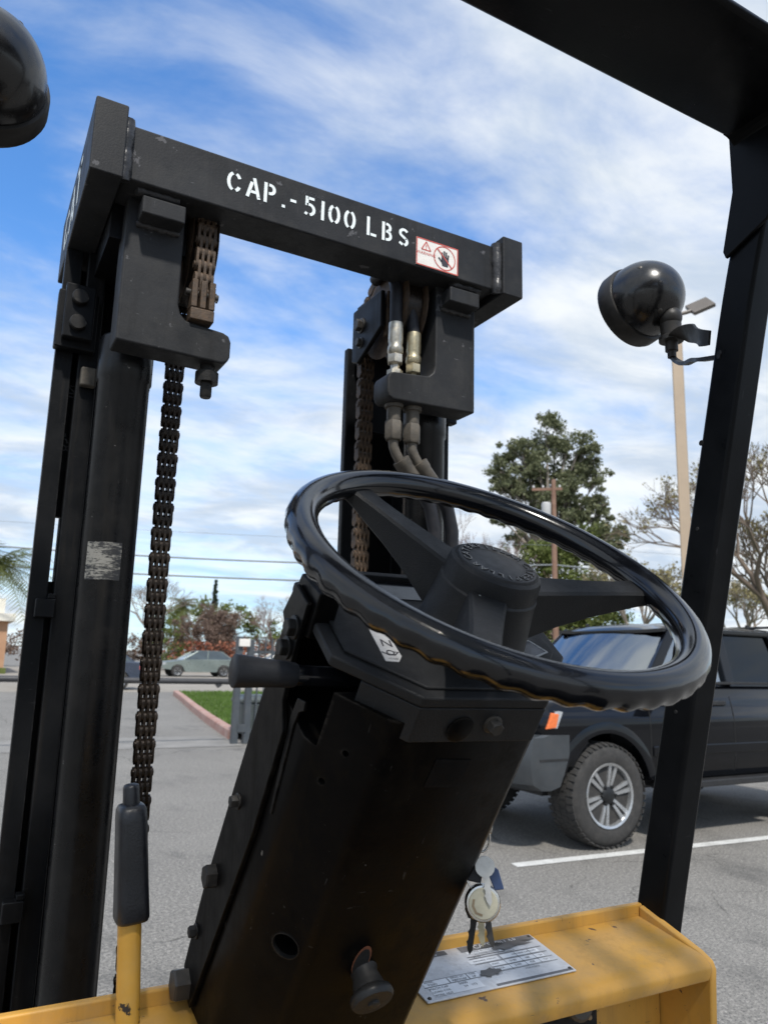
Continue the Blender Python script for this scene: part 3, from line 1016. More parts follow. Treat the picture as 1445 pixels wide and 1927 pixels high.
# ---- work lamps, facing forward on the pillars
for nm, (x, y, z), s in (('right', (1.031, .930, 2.054), 1), ('left', (-.050, .930, 2.066), -1)):
    o_ = V((x, y, z))
    ax = V((0, .985, -.17)).normalized()
    dome = [(.0695 * math.sin(PI / 2 * k / 14), -.077 * math.cos(PI / 2 * k / 14)) for k in range(15)] + [(.0695, .012)]
    d = obj('work_lamp', MB().lathe(dome, o_, ax, 48), M['lamp'], FL, smooth=60)
    obj('lamp_rim', MB().lathe([(.0695, .006), (.0730, .007), (.0745, .012), (.0745, .034), (.0720, .040), (.066, .040)], o_, ax, 48), M['lamp_rim'], d, smooth=40)
    obj('lens', MB().lathe([(.066, .034), (.05, .041), (.02, .047), (.0, .048)], o_, ax, 40, cap=False), M['lens'], d, smooth=60)
    for a in (.55, 2.2, 4.0):
        u = ax.cross(V((0, 0, 1))).normalized()
        w = u.cross(ax)
        p = o_ + (u * math.cos(a + .4) + w * math.sin(a + .4)) * .0545 - ax * .045
        nrm = (p - o_).normalized()
        obj('rivet', MB().lathe([(.0052, -.001), (.0045, .0015), (.002, .003)], p, nrm, 12), M['bolt'], d)
    # swivel ball, stud and straps
    b = o_ + V((.012 if s > 0 else -.034, -.050, -.050 if s > 0 else -.062))
    obj('swivel', MB().lathe([(.0205 * math.sin(PI * k / 12), -.0205 * math.cos(PI * k / 12)) for k in range(13)], b, (0, 0, 1), 24)
        .lathe([(.0185, -.012), (.017, -.034), (.021, -.037), (.021, -.044), (.011, -.045), (.011, -.062), (.0075, -.063), (.0075, -.074)], b, (0, 0, 1), 24), M['lamp_rim'], d, smooth=50)
    xp = GXR + .012 if s > 0 else GXL - .012
    for pth, hw, th, tw in (([(b.x + .012 * s, b.y + .014, b.z - .041), (b.x - .004 * s, b.y - .012, b.z - .042), (b.x - .022 * s, b.y - .045, b.z - .052), (b.x - .052 * s, b.y - .090, b.z - .075), (xp + .006 * s, .762, b.z - .098), (xp - .004 * s, .736, b.z - .110)], .0135, .0018, 1),
                            ([(b.x + .004 * s, b.y + .004, b.z - .070), (b.x - .006 * s, b.y - .016, b.z - .088), (b.x - .024 * s, b.y - .046, b.z - .106), (b.x - .05 * s, b.y - .085, b.z - .118), (xp + .006 * s, .760, b.z - .135), (xp - .010 * s, .712, b.z - .150)], .0050, .0030, 0)):
        pth = smooth3(pth)
        rings = []
        for i, p in enumerate(pth):
            t = (V(pth[min(i + 1, len(pth) - 1)]) - V(pth[max(i - 1, 0)])).normalized()
            k = min(1.0, max(0.0, (i / len(pth) - .12) / .4)) * tw
            side = t.cross(V((0, 0, 1))).normalized() * (1 - k) + V((0, .25, 1)) * k
            side = (side - t * side.dot(t)).normalized()
            nn = side.cross(t)
            w_ = hw * (.8 + .35 * math.sin(PI * i / (len(pth) - 1)))
            rings.append([V(p) + side * w_ + nn * th, V(p) - side * w_ + nn * th, V(p) - side * w_ - nn * th, V(p) + side * w_ - nn * th])
        obj('mounting_strap', MB().rings(rings), M['lamp_rim'], d, smooth=50)

# ---- yellow cowl across the front of the cab
CX0, CX1 = -.045, .942
prof = [(.904, 1.0265), (.800, 1.0105), (.786, 1.0070), (.778, 1.0010), (.7755, .9955), (.7815, .9800), (.7850, .9812), (.7800, .9955), (.7815, .9975), (.788, 1.0030), (.800, 1.0065), (.904, 1.0225)]
COWL = obj('cowl', MB().prism(prof, CX0, CX1, lambda u, v, w: V((w, u, v))), M['yellow'], FL, smooth=50)
obj('front_lip', MB().box(CX0 - .01, CX1 + .012, .9045, .9165, .55, 1.0425), M['yellow'], COWL, bevel=.003)
sp = [(.904, 1.0415), (.800, 1.0110), (.783, 1.0030), (.778, .9930), (.779, .978), (.795, .60), (.904, .60)]
obj('side_panel', MB().prism(sp, CX1 + .0005, CX1 + .013, lambda u, v, w: V((w, u, v))), M['yellow'], COWL, bevel=.003)
obj('side_panel', MB().prism(sp, CX0 - .013, CX0 - .0005, lambda u, v, w: V((w, u, v))), M['yellow'], COWL, bevel=.003)
obj('inner_wall', MB().box(.815, CX1 - .002, .868, .872, .62, 1.012), M['yellow'], COWL)
obj('cowl_shade_panel', MB().box(CX0, .814, .862, .867, .55, 1.008), M['pitch'], COWL)  # near-black sheet, its colour stands in for the shade under the cowl
# wiring under the cowl
for i, (pts, r_, mt) in enumerate([([(.50, .83, .955), (.58, .815, .958), (.65, .81, .962), (.70, .83, .972), (.74, .85, .96), (.80, .86, .93)], .0035, 'wire'),
                                   ([(.52, .83, .94), (.62, .82, .945), (.70, .84, .955), (.78, .86, .985)], .0028, 'rubber')]):
    obj('wire', MB().tube(pts, r_, 8), M[mt], COWL, smooth=60)
obj('connector', MB().tube([(.692, .826, .970), (.716, .836, .976)], .008, 8), M['zinc'], COWL)
obj('plug_cap', MB().lathe([(.018, 0), (.018, .02), (.014, .024)], (.765, .855, .955), (-.2, -1, .2), 18), M['dusty'], COWL)
# chassis below, floor and front wheels
obj('chassis', MB().box(.03, .96, .52, 1.02, .28, .549), M['yellow'], FL, bevel=.01)
obj('floor_plate', MB().box(.0, .985, -.45, .519, .50, .548), M['rail'], FL, bevel=.004)
for side in (-1, 1):
    f = mx(side)
    wxl = MB().lathe([(.12, -.09), (.26, -.095), (.30, -.075), (.315, -.03), (.315, .03), (.30, .075), (.26, .095), (.12, .09)], (f(-.085), .98, .315), (1, 0, 0), 40)
    o = obj('front_tyre', wxl, M['rubber'], FL, smooth=40)
    obj('wheel_rim', MB().lathe([(.19, -.06), (.19, .06), (.10, .05), (.10, -.05)], (f(-.085), .98, .315), (1, 0, 0), 32), M['yellow'], o)

# ---- data plate on the cowl
uc = V((0, .104, .016)).normalized()      # up the slope of the cowl
nc = V((0, -.152, .988)).normalized()
P0 = V((.512, .812, 1.0123))


def PL(u, v, w=0.0):
    return P0 + V((1, 0, 0)) * u + uc * v + nc * (.0028 + w)


DP = obj('data_plate', MB().prism([(0, 0), (.222, 0), (.222, .094), (0, .094)], -.0022, 0, lambda u, v, w: PL(u, v, w)), M['alu'], FL, bevel=.0008)


def rects(name, rs, mat, h):
    mb = MB()
    for (a, b, c_, d) in rs:
        mb.add([PL(a, c_, h), PL(b, c_, h), PL(b, d, h), PL(a, d, h)], [(0, 1, 2, 3)])
    return kind(obj(name, mb, mat, DP, smooth=False, normals=False), 'stuff')


rects('blank_fields', [(.012, .047, .026, .036), (.049, .075, .026, .036), (.077, .092, .026, .036), (.015, .085, .006, .024), (.105, .205, .074, .079), (.095, .14, .052, .060),
                       (.145, .205, .052, .060), (.12, .205, .030, .037), (.12, .205, .040, .048)], M['alu_light'], .0003)
rects('printed_bands', [(.003, .080, .082, .091), (.100, .219, .080, .092), (.10, .219, .002, .006), (.10, .16, .0665, .0680), (.10, .215, .0620, .0632), (.10, .215, .0495, .0505), (.118, .215, .0382, .0390),
                        (.118, .215, .0275, .0283), (.143, .1437, .028, .061), (.168, .1687, .028, .061), (.19, .1907, .028, .061), (.011, .093, .0368, .0374), (.011, .093, .0248, .0254),
                        (.0475, .0481, .025, .037), (.0758, .0764, .025, .037)], M['ink'], .0004)
lettering('lettering', [('WARNING', .041, .0862, .0098)], M['alu_light'], DP, lambda u, v, w: PL(u, v, .0007))
lettering('lettering', [('CATERPILLAR', .158, .0858, .0118)], M['alu_light'], DP, lambda u, v, w: PL(u, v, .0007))
kind(lettering('fine_print', [('MODEL', .022, .0338, .0042), ('SERIAL NO', .062, .0338, .0042), ('TYPE', .084, .0338, .0042), ('T50D', .024, .0285, .0056), ('9JB03568', .062, .0285, .0056), ('LP', .084, .0285, .0056),
                         ('MACH CAP', .028, .0205, .0052), ('5000', .062, .0205, .0062), ('LOAD CTR', .028, .0140, .0050), ('24', .062, .0140, .0056), ('FORK HGT', .028, .0078, .0050), ('173', .074, .0140, .0056),
                         ('MADE IN U.S.A.', .128, .0765, .0045), ('ALLOWABLE RANGE', .133, .0705, .0042), ('TIRE PSI', .112, .0648, .0042), ('MACHINE WEIGHT', .120, .0560, .0042), ('ATTACHMENT', .160, .0648, .0042),
                         ('MACHINE CAPACITY', .182, .0560, .0042), ('MAST', .128, .0440, .0046), ('5100', .155, .0440, .0052), ('188', .178, .0440, .0052), ('24', .200, .0440, .0052),
                         ('BACK', .128, .0335, .0046), ('5100', .155, .0335, .0052), ('428', .178, .0335, .0052), ('129', .200, .0335, .0052), ('FORWARD', .170, .0230, .0046), ('BATT', .118, .0230, .0046)],
          M['ink'], DP, lambda u, v, w: PL(u, v, .0006)), 'stuff')
gr = MB()
rg = random.Random(11)
for (cu_, cv_, ru, rv) in [(.175, .078, .036, .0085), (.108, .030, .016, .009), (.150, .083, .02, .004), (.205, .083, .010, .005)]:
    pts = [(cu_ + ru * math.cos(2 * PI * k / 26) * rg.uniform(.72, 1.15), cv_ + rv * math.sin(2 * PI * k / 26) * rg.uniform(.6, 1.2)) for k in range(26)]
    gr.add([PL(min(max(u, .001), .221), min(max(v, .001), .093), .0009) for u, v in pts], [tuple(range(26))])
kind(obj('scuffed_print', gr, M['grime'], DP, smooth=False, normals=False), 'stuff')
for u, v in ((.006, .006), (.216, .006), (.216, .088)):
    obj('rivet', MB().lathe([(.0026, 0), (.0022, .001), (.001, .0014)], PL(u, v), nc, 10), M['bolt'], DP)

# ------------------------------------------------------------------ steering column, dash and wheel
TT = R(34.3)
WC = V((.400, .534, 1.479))
ea, eb, ec = V((1, 0, 0)), V((0, math.cos(TT), math.sin(TT))), V((0, -math.sin(TT), math.cos(TT)))


def L(a, b, c):
    return WC + ea * a + eb * b + ec * c


# column housing: folded sheet steel box
sec = [(-.1385, .058), (-.1385, -.016), (-.133, -.026), (-.095, -.063), (-.084, -.0675), (.050, -.0675), (.060, -.061), (.064, -.050), (.064, .058)]
COL = obj('column_housing', MB().prism(sec, -.112, -.615, lambda u, v, w: L(u, v, w)), M['column'], FL, smooth=30)
cut(COL, MB().box(-.20, -.050, -.028, .052, -.166, -.10, m=L))
hole = L(-.1085, -.050, -.378)
hn = V((0, 0, 0)) + ea * -.70 - eb * .71
cut(COL, MB().lathe([(.0138, -.03), (.0138, .02)], hole, hn, 28))
for (a, b, c_, r_) in [(-.121, -.0375, -.196, .0032), (-.113, -.0455, -.160, .0030)]:
    cut(COL, MB().lathe([(r_, -.01), (r_, .02)], L(a, b, c_), hn, 12))
obj('hole_liner', MB().lathe([(.0138, -.004), (.0138, .0005), (.0131, .0006), (.0131, -.004)], hole, hn, 28, cap=False), M['bolt_black'], COL)
# side flange plate standing proud, with bolts
fl = [(.012, -.185), (.030, -.165), (.036, -.135), (.038, -.070), (.072, -.070), (.083, -.106), (.073, -.112), (.078, -.30), (.080, -.452), (.073, -.553), (.062, -.567), (.030, -.565), (.010, -.30)]
FLG = obj('side_flange', MB().prism(fl, -.1445, -.1395, lambda u, v, w: L(w, u, v)), M['column'], FL, bevel=.0012)
for (b, c_, r_, mt) in [(.049, -.101, .0085, 'bolt_black'), (.052, -.124, .0082, 'bolt_black'), (.058, -.307, .0062, 'bolt_black'), (.062, -.410, .0120, 'bolt_black'), (.066, -.494, .0062, 'bolt_black')]:
    obj('bolt', MB().hexbolt(L(-.1445, b, c_), -ea, r_, .0085 if r_ < .01 else .011, washer=r_ < .01, ph=b * 40), M[mt], FLG)
obj('pivot_bolt', MB().hexbolt(L(-.1445, .052, -.556), -ea, .0165, .016, washer=False), M['bolt'], FLG)
obj('support_block', MB().prism([(.030, -.055), (.078, -.062), (.088, -.105), (.078, -.118), (.030, -.100)], -.1390, -.118, lambda u, v, w: L(w, u, v)), M['column'], FLG, bevel=.002)
obj('raised_rib', MB().prism([(-.004, -.140), (.012, -.148), (.014, -.170), (-.002, -.262), (-.006, -.262), (.004, -.172), (.002, -.156), (-.006, -.148)], -.1405, -.1382, lambda u, v, w: L(w, u, v)), M['column'], COL, bevel=.0008)
# dash cover
tp = [(-.134, .100), (-.138, -.018), (-.078, -.0725), (.045, -.0755), (.110, -.010), (.118, .050), (.110, .062), (.035, .124), (-.085, .122)]
DASH = obj('dash_cover', MB().prism(tp, -.0935, -.0835, lambda u, v, w: L(u, v, w)), M['dash'], FL, bevel=.0022)


def inset(poly, k, cx=-.010, cy=.026):
    return [(cx + (u - cx) * k, cy + (v - cy) * k) for u, v in poly]


obj('dash_panel', MB().prism(inset(tp, .90), -.0834, -.0805, lambda u, v, w: L(u, v, w)), M['dash'], DASH, bevel=.0012)
sk = [(-.1165, -.0375), (-.078, -.0725), (.045, -.0755), (.110, -.010), (.118, .050), (.052, .050), (.045, -.030), (-.06, -.032), (-.102, -.022)]
obj('dash_skirt', MB().prism(sk, -.1275, -.0936, lambda u, v, w: L(u, v, w)), M['dash'], DASH, bevel=.0012)
obj('dash_bolt', MB().hexbolt(L(-.004, -.0742, -.1085), -eb, .0068, .009), M['bolt'], DASH)
obj('blanking_plug', MB().lathe([(.0125, -.001), (.0125, .0012), (.0105, .002)], L(-.034, -.0735, -.114), -eb, 24), M['column'], DASH)
obj('gauge_window', MB().prism([(-.072, .074), (.000, .074), (.000, .106), (-.064, .106)], -.0804, -.0798, lambda u, v, w: L(u, v, w)), M['rim'], DASH)
obj('dash_ridge', MB().prism([(-.074, .108), (.020, .108), (.020, .116), (-.070, .115)], -.0804, -.0745, lambda u, v, w: L(u, v, w)), M['dash'], DASH, bevel=.001)
wf = MB()
for pts in ([(.052, .010), (.079, .010), (.089, -.008), (.062, -.020)],):
    q = pts + [pts[0]]
    for a, b in zip(q, q[1:]):
        wf.stroke([a, b], .0022, lambda u, v: L(u, v, -.0800))
obj('gauge_frame', wf, M['label_grey'], DASH, smooth=False, normals=False)
obj('gauge_face', MB().add([L(u, v, -.0802) for u, v in [(.052, .010), (.079, .010), (.089, -.008), (.062, -.020)]], [(0, 1, 2, 3)]), M['rim'], DASH, smooth=False)
# shift pattern label
ua, va = V((.012, -.060)), V((.0155, -.001))
SHF = obj('shift_label', MB().prism([(-.089, .038), (-.074, .032), (-.0765, -.022), (-.0825, -.030), (-.0945, -.029)], -.0804, -.0798, lambda u, v, w: L(u, v, w)), M['label_grey'], FL, smooth=False)
lettering('letter', [('N', -.0832, -.004, .0150, R(-8))], M['sticker_black'], SHF, lambda u, v, w: L(u, v, -.0795))
lettering('part_number', [('1T1500', -.0862, -.0262, .0030, R(-4))], M['sticker_black'], SHF, lambda u, v, w: L(u, v, -.0795))
ey = MB()
eyc = (-.0852, -.0172)
q = [(eyc[0] + .0032 * math.cos(2 * PI * k / 16), eyc[1] + .0030 * math.sin(2 * PI * k / 16)) for k in range(17)]
ey.stroke(q, .0011, lambda u, v: L(u, v, -.0795))
ey.stroke([(eyc[0] - .008, eyc[1] + .001), (eyc[0] - .003, eyc[1] - .0035), (eyc[0] + .003, eyc[1] - .0035), (eyc[0] + .008, eyc[1] + .001), (eyc[0] + .003, eyc[1] + .0005)], .0013, lambda u, v: L(u, v, -.0794))
obj('turtle_symbol', ey, M['sticker_black'], SHF, smooth=False, normals=False)

# gear lever sticking out to the left
s0, s1, s2, s3 = L(-.060, .006, -.1235), L(-.150, .009, -.1225), L(-.150, .009, -.1225), L(-.204, .012, -.121)
GEAR = obj('gear_lever', MB().tube([s0, s0.lerp(s1, .4), s1], .0090, 18), M['rim'], FL, smooth=50)
obj('lever_knob', MB().tube([s1 + (s3 - s1) * t for t in (0, .02, .5, .92, .98, 1.0)], [.0096, .0104, .0118, .0136, .0136, .0120], 24), M['rubber'], GEAR, smooth=50)

# plunger knob low on the housing
kb = L(-.026, -.0675, -.408)
KN = obj('plunger_knob', MB().lathe([(.014, -.002), (.0125, .004), (.0150, .013), (.0155, .017), (.0200, .020), (.0210, .023), (.0210, .026), (.019, .029), (.009, .0295)], kb, -eb - ec * .15, 36), M['lamp_rim'], FL, smooth=40)
obj('screw', MB().lathe([(.0062, .0290), (.0062, .0315), (.0045, .0325)], kb, -eb - ec * .15, 6), M['bolt'], KN)
obj('rust_slot', MB().prism([(-.034 + .0088 * math.cos(t), -.391 + .0195 * math.sin(t)) for t in [2 * PI * k / 20 for k in range(20)]], -.0679, -.0684, lambda u, v, w: L(u, w, v)), M['rust_red'], KN)
obj('slot', MB().prism([(-.034 + .0075 * math.cos(t), -.393 + .018 * math.sin(t)) for t in [2 * PI * k / 20 for k in range(20)]], -.0683, -.0688, lambda u, v, w: L(u, w, v)), M['pitch'], KN)
obj('sticker_remnant', MB().prism([(-.040, -.150), (-.004, -.152), (-.006, -.182), (-.042, -.180)], -.0677, -.0680, lambda u, v, w: L(u, w, v)), M['guard'], COL)

# steering wheel
RW = .1728
WH = None
hub = MB().lathe([(.054, -.0835), (.052, -.078), (.0475, -.045), (.0445, -.026), (.0440, -.018), (.0425, -.0165), (.0420, -.004), (.0405, .001), (.0375, .003), (.0365, .0022)], WC, ec, 48)
WH = obj('steering_wheel', hub, M['dash'], FL, smooth=30)
obj('horn_cap', MB().lathe([(.0362, .0015), (.0352, .0046), (.0335, .0052), (.0328, .0046), (.0245, .0046), (.0238, .0040), (.0, .0040)], WC, ec, 48, cap=False), M['hub_cap'], WH, smooth=25)
items = []
word = 'CATERPILLAR'
for half in (0, 1):
    for i, ch in enumerate(word):
        ang = R(105 + 180 * half) - R(158) * (i / (len(word) - 1)) + R(70)
        items.append((ch, .0288 * math.cos(ang), .0288 * math.sin(ang), .0104, ang - PI / 2, .0005))
kind(lettering('raised_lettering', items, M['rim'], WH, lambda u, v, w: L(u, v, .0050 + w)), 'stuff')
NR, NS = 288, 20
rings = []
for i in range(NR):
    th = 2 * PI * i / NR
    wv = math.cos(48 * th)
    ring = []
    for j in range(NS):
        ph = 2 * PI * j / NS
        under = max(0.0, -math.sin(ph + .45)) ** 1.2
        rr = .0137 + .0011 * wv * under
        rad = RW - math.cos(ph) * rr
        ring.append(L(rad * math.cos(th), rad * math.sin(th), math.sin(ph) * rr))
    rings.append(ring)
obj('rim', MB().rings(rings, cap=False, loop=True), M['rim'], WH, smooth=80)
for ang in (-4, 116, 236):
    a = R(ang)
    ca, sa = math.cos(a), math.sin(a)
    rings = []
    for (r_, top, bot, hw, hb) in [(.030, -.012, -.062, .0170, .0200), (.044, -.012, -.060, .0165, .0195), (.075, -.0095, -.046, .0145, .0165), (.110, -.0065, -.033, .0128, .0145),
                                   (.140, -.0035, -.0235, .0122, .0135), (.158, -.001, -.0165, .0135, .0145), (.168, .0015, -.0120, .0175, .0175), (.174, .002, -.010, .022, .021)]:
        q = [(-hw, top - .0025), (-hw + .0025, top), (hw - .0025, top), (hw, top - .0025), (hb, bot + .002), (hb - .002, bot), (-hb + .002, bot), (-hb, bot + .002)]
        rings.append([L(ca * r_ - sa * t, sa * r_ + ca * t, c_) for t, c_ in q])
    obj('spoke', MB().rings(rings), M['dash'], WH, smooth=35)
obj('paint_drip', MB().tube([L(-.030, -.031, -.012), L(-.0306, -.0318, -.016), L(-.0308, -.0322, -.0195)], [.0009, .0007, .0012], 8), M['white_paint'], WH)
obj('column_tube', MB().lathe([(.030, -.0800), (.030, -.130)], WC, ec, 24), M['column'], FL)

# ---- parking brake lever on the left
lv = [V((.188, .825, .70)), V((.1815, .82, 1.04)), V((.1755, .82, 1.135)), V((.1740, .82, 1.150))]
PB = obj('brake_lever', MB().tube(lv, .0112, 20), M['tube_yellow'], FL, smooth=60)
ax = (V((.1675, .82, 1.250)) - V((.1765, .82, 1.142))).normalized()
base = V((.1765, .82, 1.142))
side = V((0, 1, 0)).cross(ax).normalized()
rings = []
for (h, wx, wy) in [(0, .0125, .0125), (.001, .0165, .0170), (.004, .0178, .0185), (.02, .0172, .0190), (.04, .0168, .0180), (.055, .0165, .0186), (.075, .0160, .0180), (.095, .0158, .0178), (.1035, .0152, .0168), (.1075, .0130, .0140), (.109, .009, .010)]:
    ring = []
    for k in range(32):
        t = 2 * PI * k / 32
        cx_, cy_ = math.cos(t), math.sin(t)
        e = .55
        wx_ = wx * .9
        ring.append(base + ax * h + side * (math.copysign(abs(cx_) ** e, cx_) * wx_) + V((0, 1, 0)) * (math.copysign(abs(cy_) ** e, cy_) * wy))
    rings.append(ring)
obj('hand_grip', MB().rings(rings), M['grip'], PB, smooth=60)
obj('release_button', MB().lathe([(.0083, 0), (.0080, .017), (.0072, .0195), (.005, .0205)], base + ax * .107, ax, 20), M['grip'], PB, smooth=50)

# ---- bunch of keys hanging at the ignition switch
sw = L(.064, -.035, -.268)
obj('ignition_switch', MB().lathe([(.013, -.002), (.013, .006), (.010, .008), (.010, .016)], sw, ea, 20), M['chrome'], FL)
# grey fittings glimpsed below the switch
obj('valve_body', MB().lathe([(.010, 0), (.014, .02), (.014, .05), (.011, .055), (.011, .08)], (.600, .985, 1.00), (0, 0, 1), 16).lathe([(.008, 0), (.012, .02), (.012, .06)], (.630, .99, 1.00), (0, 0, 1), 16), M['chrome'], FL)
K0 = V((.4710, .653, 1.240))
KY = thing('key_bunch', K0, 'bunch of keys with round cream fob hanging from the ignition', 'keys')
q = [K0 + V((.0075 * math.sin(t), -.004 * math.sin(t), -.012 + .0135 * math.cos(t))) for t in [2 * PI * k / 28 for k in range(29)]]
obj('split_ring', MB().tube(q, .0011, 8, cap=False), M['chrome'], KY, smooth=60)
# the face of the fob and keys looks back at the driver
kr = V((.88, -.47, 0)).normalized()
kn = V((-.47, -.88, .1)).normalized()
kn = (kn - kr * kn.dot(kr)).normalized()
ku = kn.cross(kr) * -1
if ku.z < 0:
    ku = -ku


def KP(u, v, w, rot=0.0, o=None):
    o = o if o is not None else V((0, 0, 0))
    c_, s_ = math.cos(rot), math.sin(rot)
    return K0 + o + kr * (u * c_ - v * s_) + ku * (u * s_ + v * c_) + kn * w


FB = K0 + kr * .0005 + ku * -.070
obj('fob', MB().lathe([(.0144, .004), (.0144, .0052), (.0133, .0062), (.0, .0066)], FB, kn, 36, cap=False), M['fob'], KY, smooth=40)
obj('fob_case', MB().lathe([(.0162, -.004), (.0171, -.002), (.0171, .003), (.0158, .0052), (.0142, .0055)], FB, kn, 36), M['chrome'], KY, smooth=40)
obj('fob_stain', MB().stroke([(-.009, .004), (-.010, -.002), (-.007, -.008), (-.001, -.010)], .0022, lambda u, v: FB + kr * u + ku * v + kn * .0068), M['wire'], KY, smooth=False, normals=False)


def key(rot, o, w, mat, bow='round', ln=.030):
    mb = MB()
    if bow == 'round':
        pl = [(.0095 * math.cos(t), -.010 + .0095 * math.sin(t)) for t in [2 * PI * k / 16 + PI / 16 for k in range(16)]]
    else:
        pl = [(-.0085, -.002), (-.010, -.012), (-.0055, -.019), (.0055, -.019), (.010, -.012), (.0085, -.002), (.004, .001), (-.004, .001)]
    mb.prism(pl, w, w + .0022, lambda u, v, ww: KP(u, v, ww, rot, o))
    bl = [(-.0032, -.018), (.0032, -.018), (.0032, -.018 - ln + .004), (.001, -.018 - ln), (-.0015, -.018 - ln + .004)]
    n = 5
    for k in range(n):
        y = -.018 - ln + .006 + (ln - .010) * k / n
        bl += [(-.0036 if k % 2 else -.0022, y), (-.0024, y + .002)]
    mb.prism(bl, w + .0003, w + .0018, lambda u, v, ww: KP(u, v, ww, rot, o))
    return obj('key', mb, mat, KY, smooth=False)


key(R(6), kr * .001 + ku * -.027, .0075, M['key_steel'], 'round', .027)
key(R(-10), kr * -.004 + ku * -.067, -.0075, M['bolt_black'], 'square', .032)
key(R(2), kr * -.001 + ku * -.064, -.010, M['brass'], 'square', .028)
key(R(9), kr * .003 + ku * -.064, -.0125, M['bolt'], 'square', .030)
obj('key_head', MB().prism([(-.011, .0), (-.009, -.018), (.003, -.022), (.008, -.008), (.004, .002)], -.004, .001, lambda u, v, w: KP(u, v, w, R(8), kr * -.007 + ku * -.032)), M['rubber'], KY, bevel=.001)
obj('key_tag', MB().prism([(-.004, .0), (-.003, -.020), (.006, -.022), (.007, -.004), (.003, .002)], -.006, -.003, lambda u, v, w: KP(u, v, w, R(20), kr * .009 + ku * -.040)), M['blue'], KY, bevel=.001)
obj('small_ring', MB().tube([K0 + kr * -.008 + ku * -.046 + (kr * math.cos(t) + ku * math.sin(t) * 1.6) * .007 for t in [2 * PI * k / 20 for k in range(21)]], .0009, 8, cap=False), M['chrome'], KY, smooth=60)

# ------------------------------------------------------------------ parked SUV
M['car_black'] = paint('black car paint', (0.0025, 0.003, 0.0045), 0.07, 0.2, 3, dust=(0.02, 0.02, 0.02), dust_amt=0.06, bump=0, coat=0.3, spec=0.22)
M['car_trim'] = paint('black car trim', (0.012, 0.012, 0.013), 0.55, 0.2, 9, dust=(0.06, 0.058, 0.055), dust_amt=0.3, bump=0.1)
M['bumper'] = paint('grey bumper cover', (0.040, 0.045, 0.050), 0.34, 0.15, 4, dust=(0.08, 0.075, 0.07), dust_amt=0.3, bump=0.06)
M['tyre'] = paint('dusty tyre rubber', (0.028, 0.027, 0.026), 0.8, 0.25, 9, dust=(0.085, 0.078, 0.072), dust_amt=0.5, bump=0.2)
M['alloy'] = paint('alloy wheel', (0.52, 0.53, 0.54), 0.28, 0.12, 20, dust=(0.25, 0.24, 0.22), dust_amt=0.3, bump=0.03, metal=0.8)
M['alloy_dark'] = paint('dark alloy pocket', (0.014, 0.015, 0.016), 0.45, 0.2, 20, bump=0.03, metal=0.3)
M['amber'] = paint('amber lens', (0.72, 0.17, 0.05), 0.2, 0.15, 40, bump=0.05)
M['lamp_clear'] = paint('clear lamp lens', (0.50, 0.52, 0.54), 0.12, 0.1, 30, bump=0.05, metal=0.4)
M['seat'] = paint('dark car interior', (0.03, 0.03, 0.033), 0.7, 0.2, 9, bump=0.05)


def glass(name, tintc, mixr):
    t = NT(name)
    tr = t.n.new('ShaderNodeBsdfTransparent')
    tr.inputs[0].default_value = tintc + (1,)
    gl = t.n.new('ShaderNodeBsdfGlossy')
    gl.inputs['Roughness'].default_value = 0.03
    gl.inputs['Color'].default_value = (0.92, 0.97, 1, 1)
    fr = t.n.new('ShaderNodeFresnel')
    fr.inputs['IOR'].default_value = mixr
    mx_ = t.n.new('ShaderNodeMixShader')
    t.l.new(fr.outputs[0], mx_.inputs[0])
    t.l.new(tr.outputs[0], mx_.inputs[1])
    t.l.new(gl.outputs[0], mx_.inputs[2])
    t.l.new(mx_.outputs[0], t.out.inputs['Surface'])
    return t.m


M['glass'] = glass('windscreen glass', (0.60, 0.74, 0.76), 4.2)
M['glass_dark'] = glass('privacy glass', (0.03, 0.035, 0.04), 1.45)
M['window_far'] = paint('far car glass', (0.05, 0.07, 0.085), 0.08, 0.2, 3, bump=0, coat=0.5)

SX, SY = 3.68, 4.62
SUV = thing('parked_suv', (SX + 2.2, SY + .86, 0), 'black SUV with grey bumper and alloy wheels parked by the white line', 'SUV')
W_ = 1.73


def CP(s, y, z):
    return V((SX + s, SY + y, z))


def archpts(cx, cz, r, a0, a1, n=14):
    return [(cx + r * math.cos(R(a0 + (a1 - a0) * k / n)), cz + r * math.sin(R(a0 + (a1 - a0) * k / n))) for k in range(n + 1)]


AF, AR, AZ = .85, 3.525, .39
low = [(.20, .78), (.15, .92), (.17, 1.00), (.30, 1.085), (.70, 1.135), (1.20, 1.185), (1.42, 1.235), (2.6, 1.262), (4.30, 1.295), (4.42, 1.20), (4.46, .75), (4.38, .62)]
low += [(4.10, .60)] + archpts(AR, AZ, .47, 26, 154) + [(3.02, .47), (1.36, .47)] + archpts(AF, AZ, .475, 22, 152) + [(.36, .70)]
NB = len(low)


def shrink(p, k):
    s, z = p
    cx_ = 2.3
    zz = z - k * max(0, (z - 1.0)) * 1.6
    ss = s + (k * .9 if s < .6 else (-k * .9 if s > 4.2 else 0))
    return ss, zz


rings = []
for y, k in [(0.02, .16), (0.0, .09), (.03, .03), (.12, .0), (W_ - .12, .0), (W_ - .03, .03), (W_, .09), (W_ - .02, .16)]:
    if y in (0.02, W_ - .02):
        continue
    rings.append([CP(shrink(p, k)[0], y, shrink(p, k)[1]) for p in low])
BODY = obj('body', MB().rings(rings), M['car_black'], SUV, smooth=32)
# give the slab sides their crown: slice level by level, then draw the flanks in above and below the shoulder
def crown(z):
    return 1.0 - .10 * max(0, z - .92) ** 1.5 / .2 - .06 * max(0, .66 - z) ** 1.4 / .12


def flank(z):
    return W_ / 2 * (1 - crown(z))


